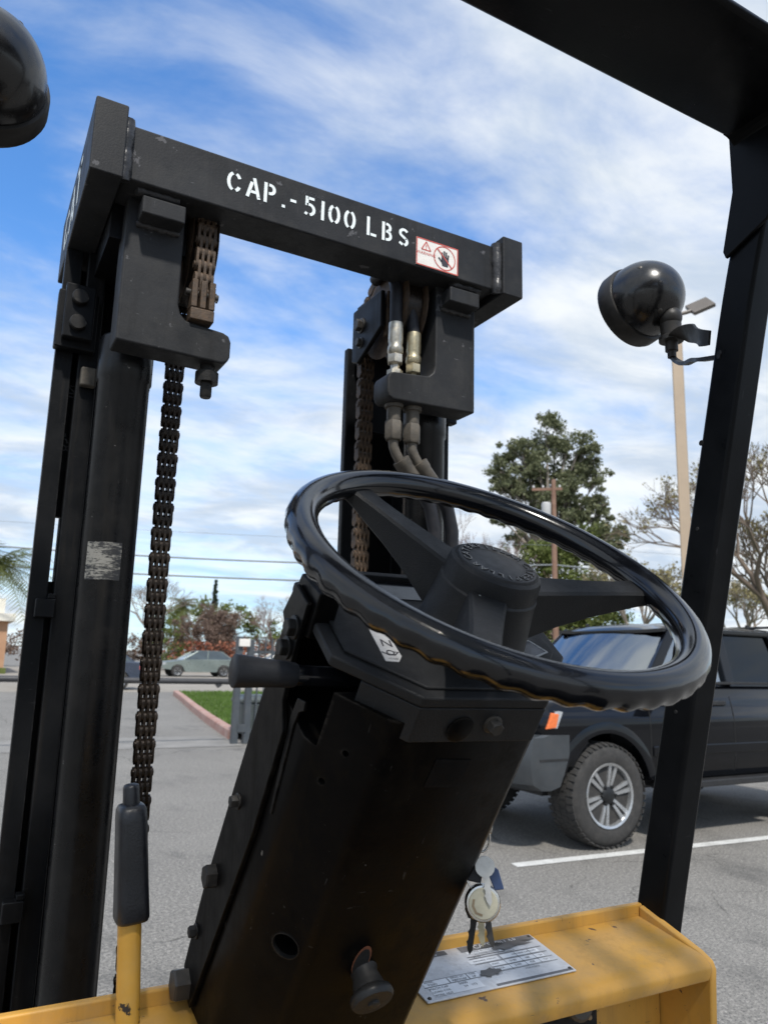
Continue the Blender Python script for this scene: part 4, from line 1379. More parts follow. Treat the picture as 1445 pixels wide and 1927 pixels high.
bm = bmesh.new()
bm.from_mesh(BODY.data)
oz, oy = -ORG[BODY].z, SY + W_ / 2 - ORG[BODY].y
for z in [.52, .58, .64, .70, .76, .82, .88, .94, 1.0, 1.05, 1.10, 1.15, 1.2]:
    bmesh.ops.bisect_plane(bm, geom=bm.verts[:] + bm.edges[:] + bm.faces[:], plane_co=(0, 0, z + oz), plane_no=(0, 0, 1))
for v in bm.verts:
    z = v.co.z - oz
    dy = v.co.y - oy
    if abs(dy) > W_ / 2 - .2:
        k = crown(z)
        v.co.y = oy + dy * k
bmesh.ops.triangulate(bm, faces=[f_ for f_ in bm.faces if len(f_.verts) > 4])
bm.to_mesh(BODY.data)
bm.free()
finish(BODY, 50, 0)
obj('underbody', MB().box(SX + .45, SX + 4.2, SY + .30, SY + W_ - .30, .36, .72).box(SX + 1.5, SX + 2.9, SY + .12, SY + W_ - .12, .40, .50), M['seat'], SUV)
# wheel arch trims
for cx_ in (AF, AR):
    pts = archpts(cx_, AZ, .485, 14, 160, 20)
    for yy, s in ((0, -1), (W_, 1)):
        rings = []
        for (s_, z) in pts:
            d = V((s_ - cx_, z - AZ)).normalized()
            rings.append([CP(s_ - d.x * .02, yy - s * .06, z - d.y * .02), CP(s_ - d.x * .02, yy + s * .012, z - d.y * .02), CP(s_ + d.x * .015, yy + s * .014, z + d.y * .015),
                          CP(s_ + d.x * .065, yy + s * .003, z + d.y * .065), CP(s_ + d.x * .065, yy - s * .06, z + d.y * .065)])
        obj('wheel_arch_trim', MB().rings(rings), M['car_black'], SUV, smooth=35)
# front bumper wraps the corner
bp = [(.02, .50), (.0, .60), (.0, .72), (.03, .835), (.10, .855), (.46, .85), (.455, .70), (.40, .56), (.36, .48), (.10, .455)]
rings = []
for y, dx in [(-.015, .17), (.0, .10), (.10, .03), (.35, .0), (W_ - .35, .0), (W_ - .10, .03), (W_, .10), (W_ + .015, .17)]:
    rings.append([CP(s_ + (dx if s_ < .2 else 0), y, z) for s_, z in bp])
BMP = obj('front_bumper', MB().rings(rings), M['bumper'], SUV, smooth=32)
gr_ = MB()
for y, dx in ((-.017, .17), (.10, .028), (W_ - .10, .028), (W_ + .017, .17)):
    pass
obj('bumper_groove', MB().rings([[CP(dx - .004 + e, y, z) for e, z in ((0, .662), (.03, .662), (.03, .682), (0, .682))] for y, dx in [(.10, .03), (.35, .0), (W_ - .35, .0), (W_ - .10, .03)]])
    .box(SX + .17, SX + .44, SY - .0175, SY + .0, .663, .681), M['car_trim'], BMP, smooth=False)
obj('fog_lamp', MB().lathe([(.05, -.02), (.05, .01), (.03, .015)], CP(.04, .22, .60), (-1, 0, 0), 20), M['lamp_clear'], BMP)
obj('lower_intake', MB().box(SX - .004, SX + .02, SY + .42, SY + W_ - .42, .51, .63), M['car_trim'], BMP)
# lights and grille
for yy, s in ((0, 1), (W_, -1)):
    hl = [CP(.16, yy + s * .42, .90), CP(.20, yy + s * .05, .885), CP(.29, yy + s * -.004, .90), CP(.35, yy + s * -.002, 1.02), CP(.24, yy + s * .08, 1.045), CP(.17, yy + s * .42, 1.045)]
    back = [p + V((.06, 0, 0)) for p in hl]
    obj('headlamp', MB().add(hl + back, [tuple(range(6)), tuple(range(11, 5, -1))] + [(i, i + 6, (i + 1) % 6 + 6, (i + 1) % 6) for i in range(6)]), M['lamp_clear'], SUV, smooth=False)
    mk = [(.235, .895), (.335, .905), (.365, 1.005), (.30, 1.015)]
    obj('side_marker', MB().prism(mk, yy - s * .014, yy + s * .05, lambda u, v, w: CP(u, w, v)), M['amber'], SUV, bevel=.006)
obj('grille', MB().box(SX + .135, SX + .17, SY + .46, SY + W_ - .46, .88, 1.03), M['car_trim'], SUV)
for k in range(3):
    obj('grille_bar', MB().box(SX + .125, SX + .134, SY + .48, SY + W_ - .48, .90 + k * .045, .918 + k * .045), M['alloy'], SUV)
# cabin: pillars, roof, glass


def bar(p, q, w, d, nm, mat):
    p, q = V(p), V(q)
    t = (q - p).normalized()
    a = V((1, 0, 0))
    a = (a - t * a.dot(t)).normalized()
    b = t.cross(a)
    return obj(nm, MB().rings([[x + a * w + b * d, x - a * w + b * d, x - a * w - b * d, x + a * w - b * d] for x in (p, q)]), mat, SUV, bevel=.008)


ZB, ZT = 1.245, 1.70
for yy, s in ((0, 1), (W_, -1)):
    yb, yt = yy + s * .075, yy + s * .21
    bar(CP(1.40, yb, ZB - .02), CP(1.86, yt, ZT), .045, .03, 'windscreen_pillar', M['car_black'])
    for s0, s1, wd, nm in ((2.42, 2.45, .055, 'door_pillar'), (3.30, 3.22, .06, 'door_pillar'), (4.22, 4.08, .09, 'rear_pillar')):
        bar(CP(s0, yb, ZB), CP(s1, yt, ZT), wd, .022, nm, M['car_black'])
    bar(CP(1.80, yt, ZT), CP(4.12, yt, ZT + .01), .02, .028, 'roof_side', M['car_black'])
    for a0, a1, b0, b1, nm in ((1.50, 2.40, 1.90, 2.43, 'front'), (2.46, 3.27, 2.48, 3.19, 'rear'), (3.35, 4.16, 3.28, 4.02, 'quarter')):
        q = [CP(a0, yb + s * .012, ZB), CP(a1, yb + s * .012, ZB), CP(b1, yt + s * .008, ZT - .01), CP(b0, yt + s * .008, ZT - .01)]
        q2 = [p + V((0, s * .006, 0)) for p in q]
        obj('side_window', MB().add(q + q2, [(0, 1, 2, 3), (7, 6, 5, 4), (0, 4, 5, 1), (1, 5, 6, 2), (2, 6, 7, 3), (3, 7, 4, 0)]), M['glass_dark'] if nm != 'front' else M['glass'], SUV, smooth=False)
    # chrome-less waist moulding, door seams, handles, mirror
    obj('waist_moulding', MB().box(SX + 1.46, SX + 4.2, SY + yy - (.014 if s > 0 else -.000) + (.055 if s > 0 else -.07), SY + yy + (.058 if s > 0 else -.052), ZB - .012, ZB + .012), M['car_trim'], SUV, bevel=.004)
    for sx_ in (1.34, 2.37, 3.26):
        obj('door_seam', MB().rings([[CP(sx_ + e_, yy + s * (flank(z) + d_), z) for e_, d_ in ((-.004, -.002), (.004, -.002), (.004, .02), (-.004, .02))] for z in (.50, .56, .62, .70, .80, .90, .98, 1.06, 1.13)]), M['pitch'], SUV, smooth=False)
    for sx_ in (2.20, 3.08):
        obj('door_handle', MB().box(SX + sx_ - .09, SX + sx_ + .09, SY + yy + s * .008, SY + yy + s * .05, 1.055, 1.095), M['car_trim'], SUV, bevel=.008)
    obj('side_mirror', MB().box(SX + 1.52, SX + 1.64, SY + yy - s * .20, SY + yy + s * .02, 1.25, 1.40), M['car_black'], SUV, bevel=.03)
    obj('sill_step', MB().box(SX + 1.42, SX + 2.96, SY + yy - s * .05, SY + yy + s * .10, .40, .455), M['car_trim'], SUV, bevel=.012)
    obj('side_moulding', MB().box(SX + 1.36, SX + 3.0, SY + yy - s * .012, SY + yy + s * .02, .66, .74), M['car_black'], SUV, bevel=.01)
    bar(CP(2.0, yt + s * .07, ZT + .085), CP(4.0, yt + s * .07, ZT + .085), .014, .014, 'roof_rail', M['car_trim'])
    for s_ in (2.05, 3.0, 3.95):
        bar(CP(s_, yt + s * .07, ZT + .05), CP(s_, yt + s * .07, ZT + .09), .02, .012, 'rail_foot', M['car_trim'])
for s_ in (2.5, 3.5):
    bar(CP(s_, .26, ZT + .088), CP(s_, W_ - .26, ZT + .088), .02, .012, 'roof_crossbar', M['car_trim'])
# roof skin: crowned
rings = []
for s_, dz, wn_ in [(1.74, -.015, .0), (1.82, .03, .0), (2.0, .06, .0), (2.6, .075, 0), (3.4, .07, 0), (4.0, .045, 0), (4.12, .0, .0)]:
    ring = []
    for k in range(11):
        t = k / 10
        yy = .19 + (W_ - .38) * t
        ring.append(CP(s_ - .05 * (1 - (2 * t - 1) ** 2) * (1 if s_ < 2 else 0), yy, ZT + .0 + dz * (1 - abs(2 * t - 1) ** 3) + .012))
    rings.append(ring + [p - V((0, 0, .03)) for p in reversed(ring)])
obj('roof', MB().rings(rings), M['car_black'], SUV, smooth=40)
# curved windscreen and rear glass
for nm, (b0, t0), bow, mt in (('windscreen', (1.39, 1.83), .17, M['glass']), ('rear_window', (4.30, 4.12), -.06, M['glass_dark'])):
    rings = []
    for k in range(9):
        t = k / 8
        bw = bow * (1 - (2 * t - 1) ** 2)
        yb_, yt_ = .085 + (W_ - .17) * t, .215 + (W_ - .43) * t
        rings.append([CP(b0 - bw, yb_, ZB), CP((b0 + t0) / 2 - bw * .85, (yb_ + yt_) / 2, (ZB + ZT) / 2 + .025), CP(t0 - bw * .5, yt_, ZT + .018), CP(t0 - bw * .5 + .008, yt_, ZT + .015),
                      CP((b0 + t0) / 2 - bw * .85 + .008, (yb_ + yt_) / 2, (ZB + ZT) / 2 + .02), CP(b0 - bw + .008, yb_, ZB)])
    obj(nm, MB().rings(rings), mt, SUV, smooth=40)
# interior
obj('dashboard', MB().box(SX + 1.38, SX + 1.75, SY + .12, SY + W_ - .12, 1.10, 1.24), M['seat'], SUV, bevel=.03)
for y in (.46, W_ - .46):
    obj('seat', MB().prism([(2.05, .85), (2.10, 1.05), (2.28, 1.42), (2.26, 1.62), (2.36, 1.63), (2.40, 1.40), (2.35, .85)], y - .23, y + .23, lambda u, v, w: CP(u, w, v)), M['seat'], SUV, bevel=.03)
obj('steering_wheel', MB().tube([CP(1.80, .46, 1.22) + V((.05 * math.cos(t), .17 * math.sin(t), .16 * math.cos(t))) for t in [2 * PI * k / 24 for k in range(25)]], .014, 8, cap=False), M['seat'], SUV)
# wheels


def car_wheel(cx_, yy, s, parent, sx, sy, rt_, wd, mt_tyre, spokes=6, detail=True):
    o_ = V((sx + cx_, sy + yy, rt_))
    ax_ = (0, -s, 0)
    prof_ = [(rt_ * .60, -wd * .10), (rt_ * .62, .0), (rt_ * .70, .012), (rt_ * .86, .006), (rt_ * .955, -.012), (rt_ * .995, -.045), (rt_, -.07), (rt_, -wd + .05), (rt_ * .985, -wd + .02), (rt_ * .86, -wd), (rt_ * .6, -wd + .02)]
    ty = obj('wheel', MB().lathe(prof_, o_, ax_, 56), mt_tyre, parent, smooth=40)
    if detail:
        tr = MB()
        n = 44
        for k in range(n):
            a = 2 * PI * k / n
            for (h0, h1, off) in ((-.055, .003, 0), (-.125, -.07, .5), (-.19, -.14, 0), (-wd, -.205, .5)):
                b0, b1 = a + (off + .08) * 2 * PI / n, a + (off + .72) * 2 * PI / n
                vv = []
                for rad in (rt_ * (.955 if h1 > 0 else .99), rt_ * 1.010):
                    for b_ in (b0, b1):
                        for h in (h0, h1):
                            r2 = rad - (.012 if h > -.01 and rad > rt_ else 0)
                            vv.append(o_ + V((math.cos(b_) * r2, -s * h, math.sin(b_) * r2)))
                tr.add(vv, [(0, 1, 3, 2), (4, 6, 7, 5), (0, 4, 5, 1), (2, 3, 7, 6), (0, 2, 6, 4), (1, 5, 7, 3)])
        kind(obj('tread_blocks', tr, mt_tyre, ty, smooth=False), 'stuff')
    rr = rt_ * .60
    obj('rim', MB().lathe([(rr, -wd * .5), (rr, -.012), (rr * 1.04, .006), (rr * 1.03, .010), (rr * .955, .004), (rr * .93, -.03), (rr * .90, -.10), (rr * .2, -.11)], o_, ax_, 48), M['alloy'], ty, smooth=35)
    obj('rim_well', MB().lathe([(rr * .89, -.094), (rr * .2, -.090)], o_, ax_, 32), M['alloy_dark'], ty)
    for k in range(spokes):
        a = 2 * PI * k / spokes + .28
        for dd in (-1, 1) if detail else (0,):
            ca, sa = math.cos(a), math.sin(a)
            rings = []
            for (r_, off, hw, h) in [(rr * .20, dd * .012, .011, -.02), (rr * .5, dd * .019, .012, -.012), (rr * .96, dd * .031, .016, -.008)]:
                c_ = V((ca * r_ - sa * off, 0, sa * r_ + ca * off))
                tn = V((-sa, 0, ca))
                rings.append([o_ + c_ + tn * hw + V((0, -s * h, 0)), o_ + c_ - tn * hw + V((0, -s * h, 0)), o_ + c_ - tn * hw * 1.3 + V((0, -s * (h - .035), 0)), o_ + c_ + tn * hw * 1.3 + V((0, -s * (h - .035), 0))])
            obj('spoke', MB().rings(rings), M['alloy'], ty, smooth=30)
    obj('hub_cap', MB().lathe([(rr * .27, -.05), (rr * .27, -.010), (rr * .22, -.002), (rr * .08, .002)], o_, ax_, 24), M['alloy_dark'], ty, smooth=35)
    if detail:
        for k in range(6):
            a = 2 * PI * k / 6
            obj('wheel_nut', MB().lathe([(.0125, -.03), (.0125, .0), (.009, .004)], o_ + V((math.cos(a) * rr * .30, 0, math.sin(a) * rr * .30)), ax_, 6), M['alloy_dark'], ty)
    return ty


for cx_ in (AF, AR):
    car_wheel(cx_, -.02, 1, SUV, SX, SY, .39, .26, M['tyre'])
    car_wheel(cx_, W_ + .02, -1, SUV, SX, SY, .39, .26, M['tyre'])
# things hanging behind the windscreen
fr = tag(obj('air_freshener', MB().prism([(0, .05), (.022, .02), (.010, .015), (.030, -.02), (.012, -.02), (.012, -.04), (-.012, -.04), (-.012, -.02), (-.030, -.02), (-.010, .015), (-.022, .02)], 0, .006,
                                       lambda u, v, w: CP(1.66 + w, .80 + u, 1.565 + v)), paint('air freshener card', (0.62, 0.55, 0.18), 0.6, 0.1, 20, bump=0), origin=CP(1.66, .8, 1.56)),
         'yellow tree-shaped air freshener hanging behind the SUV windscreen', 'air freshener')

# ------------------------------------------------------------------ poles and wires
M['pole_tan'] = paint('tan pole paint', (0.40, 0.31, 0.22), 0.5, 0.08, 2, dust=(0.30, 0.24, 0.18), dust_amt=0.3, bump=0.05)
M['fixture'] = paint('lamp head metal', (0.12, 0.105, 0.09), 0.5, 0.15, 5, bump=0.03)
M['wood'] = plain('weathered pole wood', (0.17, 0.095, 0.065), (0.26, 0.16, 0.115), 3, bscale=20)
M['cable'] = paint('cable sheath', (0.20, 0.22, 0.23), 0.7, 0.1, 1, bump=0)
LPX, LPY = 8.50, 7.08
LP = thing('light_pole', (LPX, LPY, 0), 'tan square light pole with flat lamp head standing behind the SUV', 'light pole')
obj('pole', MB().prism([(-.075, -.075), (.075, -.075), (.075, .075), (-.075, .075)], .25, 6.42, lambda u, v, w: V((LPX + (u - v) * .8, LPY + (u + v) * .8 * .75, w))), M['pole_tan'], LP, bevel=.02)
obj('base', MB().lathe([(.25, 0), (.25, .24), (.23, .26)], (LPX, LPY, 0), (0, 0, 1), 24), M['concrete'], LP)
obj('arm', MB().tube([(LPX, LPY, 6.33), (LPX + .20, LPY - .12, 6.40)], .03, 8), M['fixture'], LP)
hd_ = V((LPX + .30, LPY - .18, 6.47))
hx, hy = V((.70, -.60, .38)).normalized(), V((.45, .42, .75)).normalized()
hy = (hy - hx * hy.dot(hx)).normalized()
hz_ = hx.cross(hy).normalized()
obj('lamp_head', MB().box(-.15, .17, -.15, .15, -.03, .03, m=lambda a, b, c: hd_ + hx * a + hy * b + hz_ * c), M['fixture'], LP, bevel=.012)

UP = V((29.6, 33.9, 0))
U_ = thing('utility_pole', UP, 'brown wooden utility pole with crossarm and transformer before the eucalyptus', 'utility pole')
obj('pole', MB().tube([UP, UP + V((-.02, 0, 6)), UP + V((0, 0, 11.9))], [.19, .165, .13], 14), M['wood'], U_, smooth=60)
obj('crossarm', MB().box(-1.25, .5, -.06, .06, 11.25, 11.40, m=lambda a, b, c: UP + V((.75, -.66, 0)) * a + V((.66, .75, 0)) * b + V((0, 0, c))), M['wood'], U_)
obj('transformer', MB().lathe([(.24, 0), (.27, .05), (.27, .95), (.22, 1.0), (.05, 1.02)], UP + V((-.42, .18, 9.5)), (0, 0, 1), 20), M['label_grey'], U_)
for a in (-1.15, -.6, .35):
    obj('insulator', MB().lathe([(.03, 0), (.07, .05), (.05, .14), (.02, .18)], UP + V((.75, -.66, 0)) * a + V((0, 0, 11.40)), (0, 0, 1), 10), M['label_grey'], U_)
obj('marker_sleeve', MB().lathe([(.20, 0), (.20, 1.3)], UP + V((0, 0, 1.1)), (0, 0, 1), 14), M['sticker_white'], U_)
UL = V((-6.0, 46.5, 0))
for i, (z, r_, sag, nm) in enumerate([(6.85, .045, .55, 'thick lower communication'), (5.78, .050, .45, 'lowest communication'), (8.0, .009, .3, 'thin middle')]):
    pts = []
    for k in range(41):
        t = k / 20 - .0
        q = UP + (UL - UP) * (t - .75)
        u = (t % 1.0)
        t2 = (t - .75) % 1.0
        pts.append(V((q.x, q.y, z - sag * 4 * t2 * (1 - t2))))
    tag(obj('overhead_cable', MB().tube(pts, r_, 6), M['cable'], smooth=60, origin=UP + V((0, 0, z))), nm + ' cable strung between the utility poles', 'cable', 'overhead cables')
U2 = thing('utility_pole', UL, 'second wooden utility pole carrying the cables on the left', 'utility pole')
obj('pole', MB().tube([UL, UL + V((0, 0, 11.9))], [.19, .13], 14), M['wood'], U2, smooth=60)
obj('crossarm', MB().box(-1.2, 1.2, -.06, .06, 11.25, 11.40, m=lambda a, b, c: UL + V((a * .2, a * .95, c)) + V((b, 0, 0))), M['wood'], U2)

# ------------------------------------------------------------------ vegetation
M['bark'] = plain('grey brown bark', (0.10, 0.075, 0.055), (0.17, 0.13, 0.10), 4, bscale=25)
M['bark_pale'] = plain('pale eucalyptus bark', (0.20, 0.17, 0.14), (0.34, 0.30, 0.26), 3, bscale=20)
M['twig'] = plain('reddish bare twigs', (0.155, 0.105, 0.09), (0.23, 0.16, 0.14), 3, bscale=20)
M['twig_grey'] = plain('greyish bare twigs', (0.17, 0.14, 0.115), (0.25, 0.21, 0.175), 3, bscale=20)
M['leaf_euc'] = leafmat('eucalyptus leaves', (0.115, 0.135, 0.068), (0.22, 0.23, 0.13), .6)
M['leaf_green'] = leafmat('evergreen leaves', (0.095, 0.125, 0.03), (0.18, 0.21, 0.065), .7)
M['leaf_lime'] = leafmat('light green leaves', (0.10, 0.14, 0.03), (0.20, 0.23, 0.07), .7)
M['leaf_bud'] = leafmat('spring buds', (0.22, 0.19, 0.08), (0.34, 0.30, 0.16), .7)
M['leaf_brown'] = leafmat('brown shrub twigs', (0.16, 0.11, 0.085), (0.25, 0.18, 0.145), .7)
M['leaf_conifer'] = leafmat('dark conifer needles', (0.03, 0.05, 0.03), (0.06, 0.085, 0.05), .7)
M['leaf_red'] = leafmat('red blossom', (0.24, 0.075, 0.045), (0.34, 0.15, 0.09), .7)
M['frond'] = leafmat('palm fronds', (0.09, 0.12, 0.03), (0.19, 0.20, 0.07), .9)


def clump(mb, rn, c, rx, ry, rz, n, size, droop=0.0):
    for _ in range(n):
        while True:
            p = V((rn.uniform(-1, 1), rn.uniform(-1, 1), rn.uniform(-1, 1)))
            if p.length < 1:
                break
        p = p * (0.45 + 0.55 * rn.random()) if rn.random() < .6 else p
        q = V((c[0] + p.x * rx, c[1] + p.y * ry, c[2] + p.z * rz))
        d = V((rn.gauss(0, 1), rn.gauss(0, 1), rn.gauss(0, 1) - droop)).normalized()
        e = d.cross(V((rn.gauss(0, 1), rn.gauss(0, 1), rn.gauss(0, 1)))).normalized()
        s = size * rn.uniform(.6, 1.3)
        mb.add([q - e * s * .35, q + d * s * .5, q + e * s * .35, q - d * s * .5], [(0, 1, 2, 3)])


def leafy(name, label, base, h, trunk_r, clumps, leaf, lsize, bark, seed, group=None, droop=0.0, cat='tree', fork=.45, fill=1.6):
    """clumps: (dx, dy, z, rx, rz, n) about the base"""
    rn = random.Random(seed)
    b = V(base)
    t = thing(name, b, label, cat, group)
    tk = MB()
    top = max(c[2] for c in clumps)
    j = b + V((0, 0, h * fork))
    tk.tube([b, b + V((.1, 0, h * fork * .5)), j], [trunk_r, trunk_r * .8, trunk_r * .7], 10)
    for (dx, dy, z, rx, rz, n) in clumps:
        e = b + V((dx, dy, z))
        m_ = j.lerp(e, .5) + V((rn.uniform(-.3, .3), rn.uniform(-.3, .3), (e - j).length * .08))
        tk.tube([j, m_, e], [trunk_r * .42, trunk_r * .25, trunk_r * .08], 6)
        for _ in range(5):
            q = e + V((rn.uniform(-rx, rx), rn.uniform(-rx, rx), rn.uniform(-rz, rz))) * .7
            tk.tube([m_.lerp(e, .6), q], [trunk_r * .10, trunk_r * .04], 4)
    obj('trunk', tk, bark, t, smooth=60)
    cr = MB()
    for (dx, dy, z, rx, rz, n) in clumps:
        for _ in range(11):
            cx_, cy_, cz_ = dx + rn.uniform(-.85, .85) * rx, dy + rn.uniform(-.85, .85) * rx, z + rn.uniform(-.8, .8) * rz
            k_ = rn.uniform(.26, .62)
            clump(cr, rn, (b.x + cx_, b.y + cy_, b.z + cz_), rx * k_, rx * k_, rz * k_, int(n * fill) // 11, lsize * rn.uniform(.7, 1.1), droop)
    kind(obj('crown', cr, leaf, t, smooth=False, normals=False), 'stuff')
    return t


def twiggy(name, label, base, h, trunk_r, spread, depth, bark, seed, leaf=None, nleaf=0, lsize=.1, group=None, cat='tree', first=.28, lean=(0, 0)):
    rn = random.Random(seed)
    b = V(base)
    t = thing(name, b, label, cat, group)
    tk, tw, lf = MB(), MB(), MB()

    def grow(p, d, ln, r, k):
        q = p + d * ln
        mid = p.lerp(q, .5) + V((rn.gauss(0, .05), rn.gauss(0, .05), rn.gauss(0, .03))) * ln
        (tk if k > depth - 3 else tw).tube([p, mid, q], [r, r * .85, r * .66], 7 if k > depth - 3 else 3, cap=False)
        if k == 0:
            if leaf is not None:
                for _ in range(nleaf):
                    clump(lf, rn, p.lerp(q, rn.uniform(.2, 1.1)), .12, .12, .12, 1, lsize)
            return
        n = 3 if k > 1 else 4
        for i in range(n):
            a = 2 * PI * (i + rn.random()) / n
            tilt = spread * rn.uniform(.55, 1.25)
            u = d.cross(V((0, 0, 1)) if abs(d.z) < .95 else V((1, 0, 0))).normalized()
            w = d.cross(u)
            nd = (d * math.cos(tilt) + (u * math.cos(a) + w * math.sin(a)) * math.sin(tilt) + V((0, 0, .10))).normalized()
            grow(q if i else q, nd, ln * rn.uniform(.62, .86), r * .6, k - 1)
    grow(b, V((lean[0], lean[1], 1)).normalized(), h * first, trunk_r, depth)
    obj('trunk', tk, bark, t, smooth=60)
    kind(obj('twigs', tw, bark, t, smooth=60, normals=False), 'stuff')
    if lf.v:
        kind(obj('buds', lf, leaf, t, smooth=False, normals=False), 'stuff')
    return t


rx_ = V((.752, -.659, 0))       # to the right as seen from the forklift, far side right
E1 = (39.0, 45.6, 0)


def at(k, dz):
    return rx_.x * k, rx_.y * k


ecl = []
rn = random.Random(31)
for (k, z, r_, n) in [(-2.6, 15.2, 1.3, 420), (-2.9, 13.2, 1.0, 260), (-1.2, 17.4, 1.5, 560), (.2, 19.0, 1.3, 460), (-.4, 16.2, 1.5, 520), (1.6, 17.6, 1.3, 440), (2.7, 16.6, 1.1, 360), (1.4, 15.0, 1.5, 480),
                      (-1.4, 14.2, 1.3, 420), (.2, 13.2, 1.4, 430), (2.4, 14.0, 1.1, 320), (3.1, 12.2, 1.0, 300), (1.7, 11.8, 1.1, 320), (-.9, 11.8, 1.0, 300), (4.0, 10.8, 1.1, 420), (4.8, 9.8, 1.0, 360), (3.6, 13.4, .9, 280), (-3.4, 12.6, .9, 280), (5.0, 11.6, .8, 240), (-3.3, 16.4, 1.0, 320), (3.3, 17.6, .9, 280), (3.6, 15.4, 1.0, 320), (-2.2, 18.2, .9, 260),
                      (3.0, 10.0, .9, 240), (-2.2, 11.0, .8, 200), (.8, 10.4, 1.0, 280), (5.2, 10.8, .7, 170), (-3.2, 14.6, .7, 150)]:
    dx, dy = at(k, 0)
    for _ in range(2):
        ecl.append((dx + rn.uniform(-.8, .8), dy + rn.uniform(-.8, .8), z + rn.uniform(-.6, .6), r_, r_ * .85, int(n * 1.1)))
leafy('eucalyptus_tree', 'tall grey-green eucalyptus rising behind the utility pole', E1, 20, .45, ecl, M['leaf_euc'], .25, M['bark_pale'], 5, droop=.7, fork=.42, fill=2.2)
gcl = []
for (k, z, r_, n) in [(-2.6, 5.6, 1.3, 500), (-2.4, 3.4, 1.5, 560), (-.9, 7.4, 1.4, 560), (-.6, 4.6, 1.6, 650), (.7, 8.2, 1.2, 480), (.9, 5.8, 1.5, 620), (.9, 3.2, 1.6, 650), (2.2, 6.4, 1.2, 450), (2.4, 4.0, 1.3, 500), (3.2, 2.8, 1.2, 420), (-3.4, 2.6, 1.1, 360), (3.3, 5.2, 1.1, 400), (-1.8, 8.2, 1.1, 420), (1.6, 9.2, 1.0, 360), (-3.2, 6.8, 1.0, 340)]:
    dx, dy = at(k, 0)
    for _ in range(2):
        gcl.append((dx + rn.uniform(-.8, .8), dy + rn.uniform(-.8, .8), z + rn.uniform(-.5, .5), r_, r_ * .8, n))
leafy('evergreen_tree', 'dense rounded green tree below the eucalyptus', (33.5, 37.4, 0), 9, .3, gcl, M['leaf_green'], .24, M['bark'], 6, fork=.3)
twiggy('bare_tree', 'bare pinkish-brown tree seen through the steering wheel left of the evergreen', (31.6, 44.6, 0), 11.5, .26, .48, 6, M['twig'], 12)
twiggy('budding_tree', 'pale budding tree between the light pole and the evergreen', (28.6, 26.6, 0), 7.0, .18, .50, 6, M['twig_grey'], 21, M['leaf_bud'], 3, .13)
twiggy('budding_tree', 'large budding tree with dark limbs at the right edge, right of the guard pillar', (20.6, 13.7, 0), 7.8, .24, .50, 7, M['bark'], 33, M['leaf_bud'], 1, .10, first=.25, lean=(-.02, .02))
twiggy('bare_tree', 'low brownish bare tree above the SUV roof at the right', (27.5, 20.5, 0), 5.6, .18, .52, 6, M['twig_grey'], 41, M['leaf_bud'], 2, .12)
# hedge line behind the SUV
hcl = [(x_ * .72, x_ * -.69, rnd.uniform(.9, 1.7), 1.3, 1.0, 340) for x_ in range(-7, 8, 2)]
leafy('hedge', 'green hedge behind the SUV roof at the right', (33, 29.5, 0), 2.4, .12, hcl, M['leaf_lime'], .22, M['bark'], 8, cat='hedge', fork=.2)
# along the street at the left
bcl = []
for k in range(16):
    a = rnd.uniform(0, 2 * PI)
    rr_ = rnd.uniform(0, 2.4)
    bcl.append((rr_ * math.cos(a), rr_ * math.sin(a), rnd.uniform(1.8, 4.3) - rr_ * .25, 1.1, .9, 900))
leafy('bushy_tree', 'rounded reddish-brown bushy tree above the silver car', (16.6, 58.2, 0), 4.2, .18, bcl, M['leaf_brown'], .13, M['twig'], 9, fork=.25)
gtl = [(-3.5, 0, 3.2, 1.5, 1.3, 420), (-1.6, .5, 4.2, 1.6, 1.3, 460), (.6, 0, 4.9, 1.6, 1.3, 460), (2.6, .4, 4.6, 1.5, 1.2, 420), (4.6, 0, 3.6, 1.5, 1.2, 400), (6.4, .2, 2.9, 1.4, 1.1, 360)]
leafy('leafy_tree', 'olive-green spreading tree behind the brown bushy tree', (18.8, 66.5, 0), 5, .25, gtl, M['leaf_lime'], .28, M['bark'], 10, fork=.3)
leafy('leafy_tree', 'low yellow-green shrub tree between chain and silver car', (13.4, 57.5, 0), 3, .14, [(-.8, 0, 1.5, 1.0, 1.0, 300), (.6, 0, 2.2, 1.1, 1.2, 360), (-.2, 0, 3.0, .9, .8, 240), (.9, 0, 1.0, 1.0, .8, 260)], M['leaf_lime'], .2, M['bark'], 14, fork=.2)
twiggy('bare_tree', 'bare brown tree just right of the left mast', (11.6, 55.5, 0), 6.4, .16, .5, 6, M['twig_grey'], 51)
twiggy('bare_tree', 'bare pinkish tree above the fence gate', (21.5, 57.0, 0), 5.4, .15, .55, 6, M['twig'], 52)
twiggy('bare_tree', 'faint bare tree behind the steering column bracket', (25.0, 58.0, 0), 6.4, .16, .5, 6, M['twig_grey'], 57)
ct = thing('conifer', (19.6, 67.6, 0), 'narrow dark conifer spire rising over the brown bushy tree', 'tree')
cm = MB()
for k in range(900):
    z = 1.5 + 6.3 * rnd.random()
    r_ = .75 * (1 - (z - 1.5) / 6.4) + .03
    a = rnd.uniform(0, 2 * PI)
    clump(cm, rnd, (19.6 + r_ * rnd.random() * math.cos(a), 67.6 + r_ * rnd.random() * math.sin(a), z), .1, .1, .1, 1, .26, .5)
obj('trunk', MB().tube([(19.6, 67.6, 0), (19.6, 67.6, 7.5)], [.14, .03], 8), M['bark'], ct)
kind(obj('crown', cm, M['leaf_conifer'], ct, smooth=False, normals=False), 'stuff')


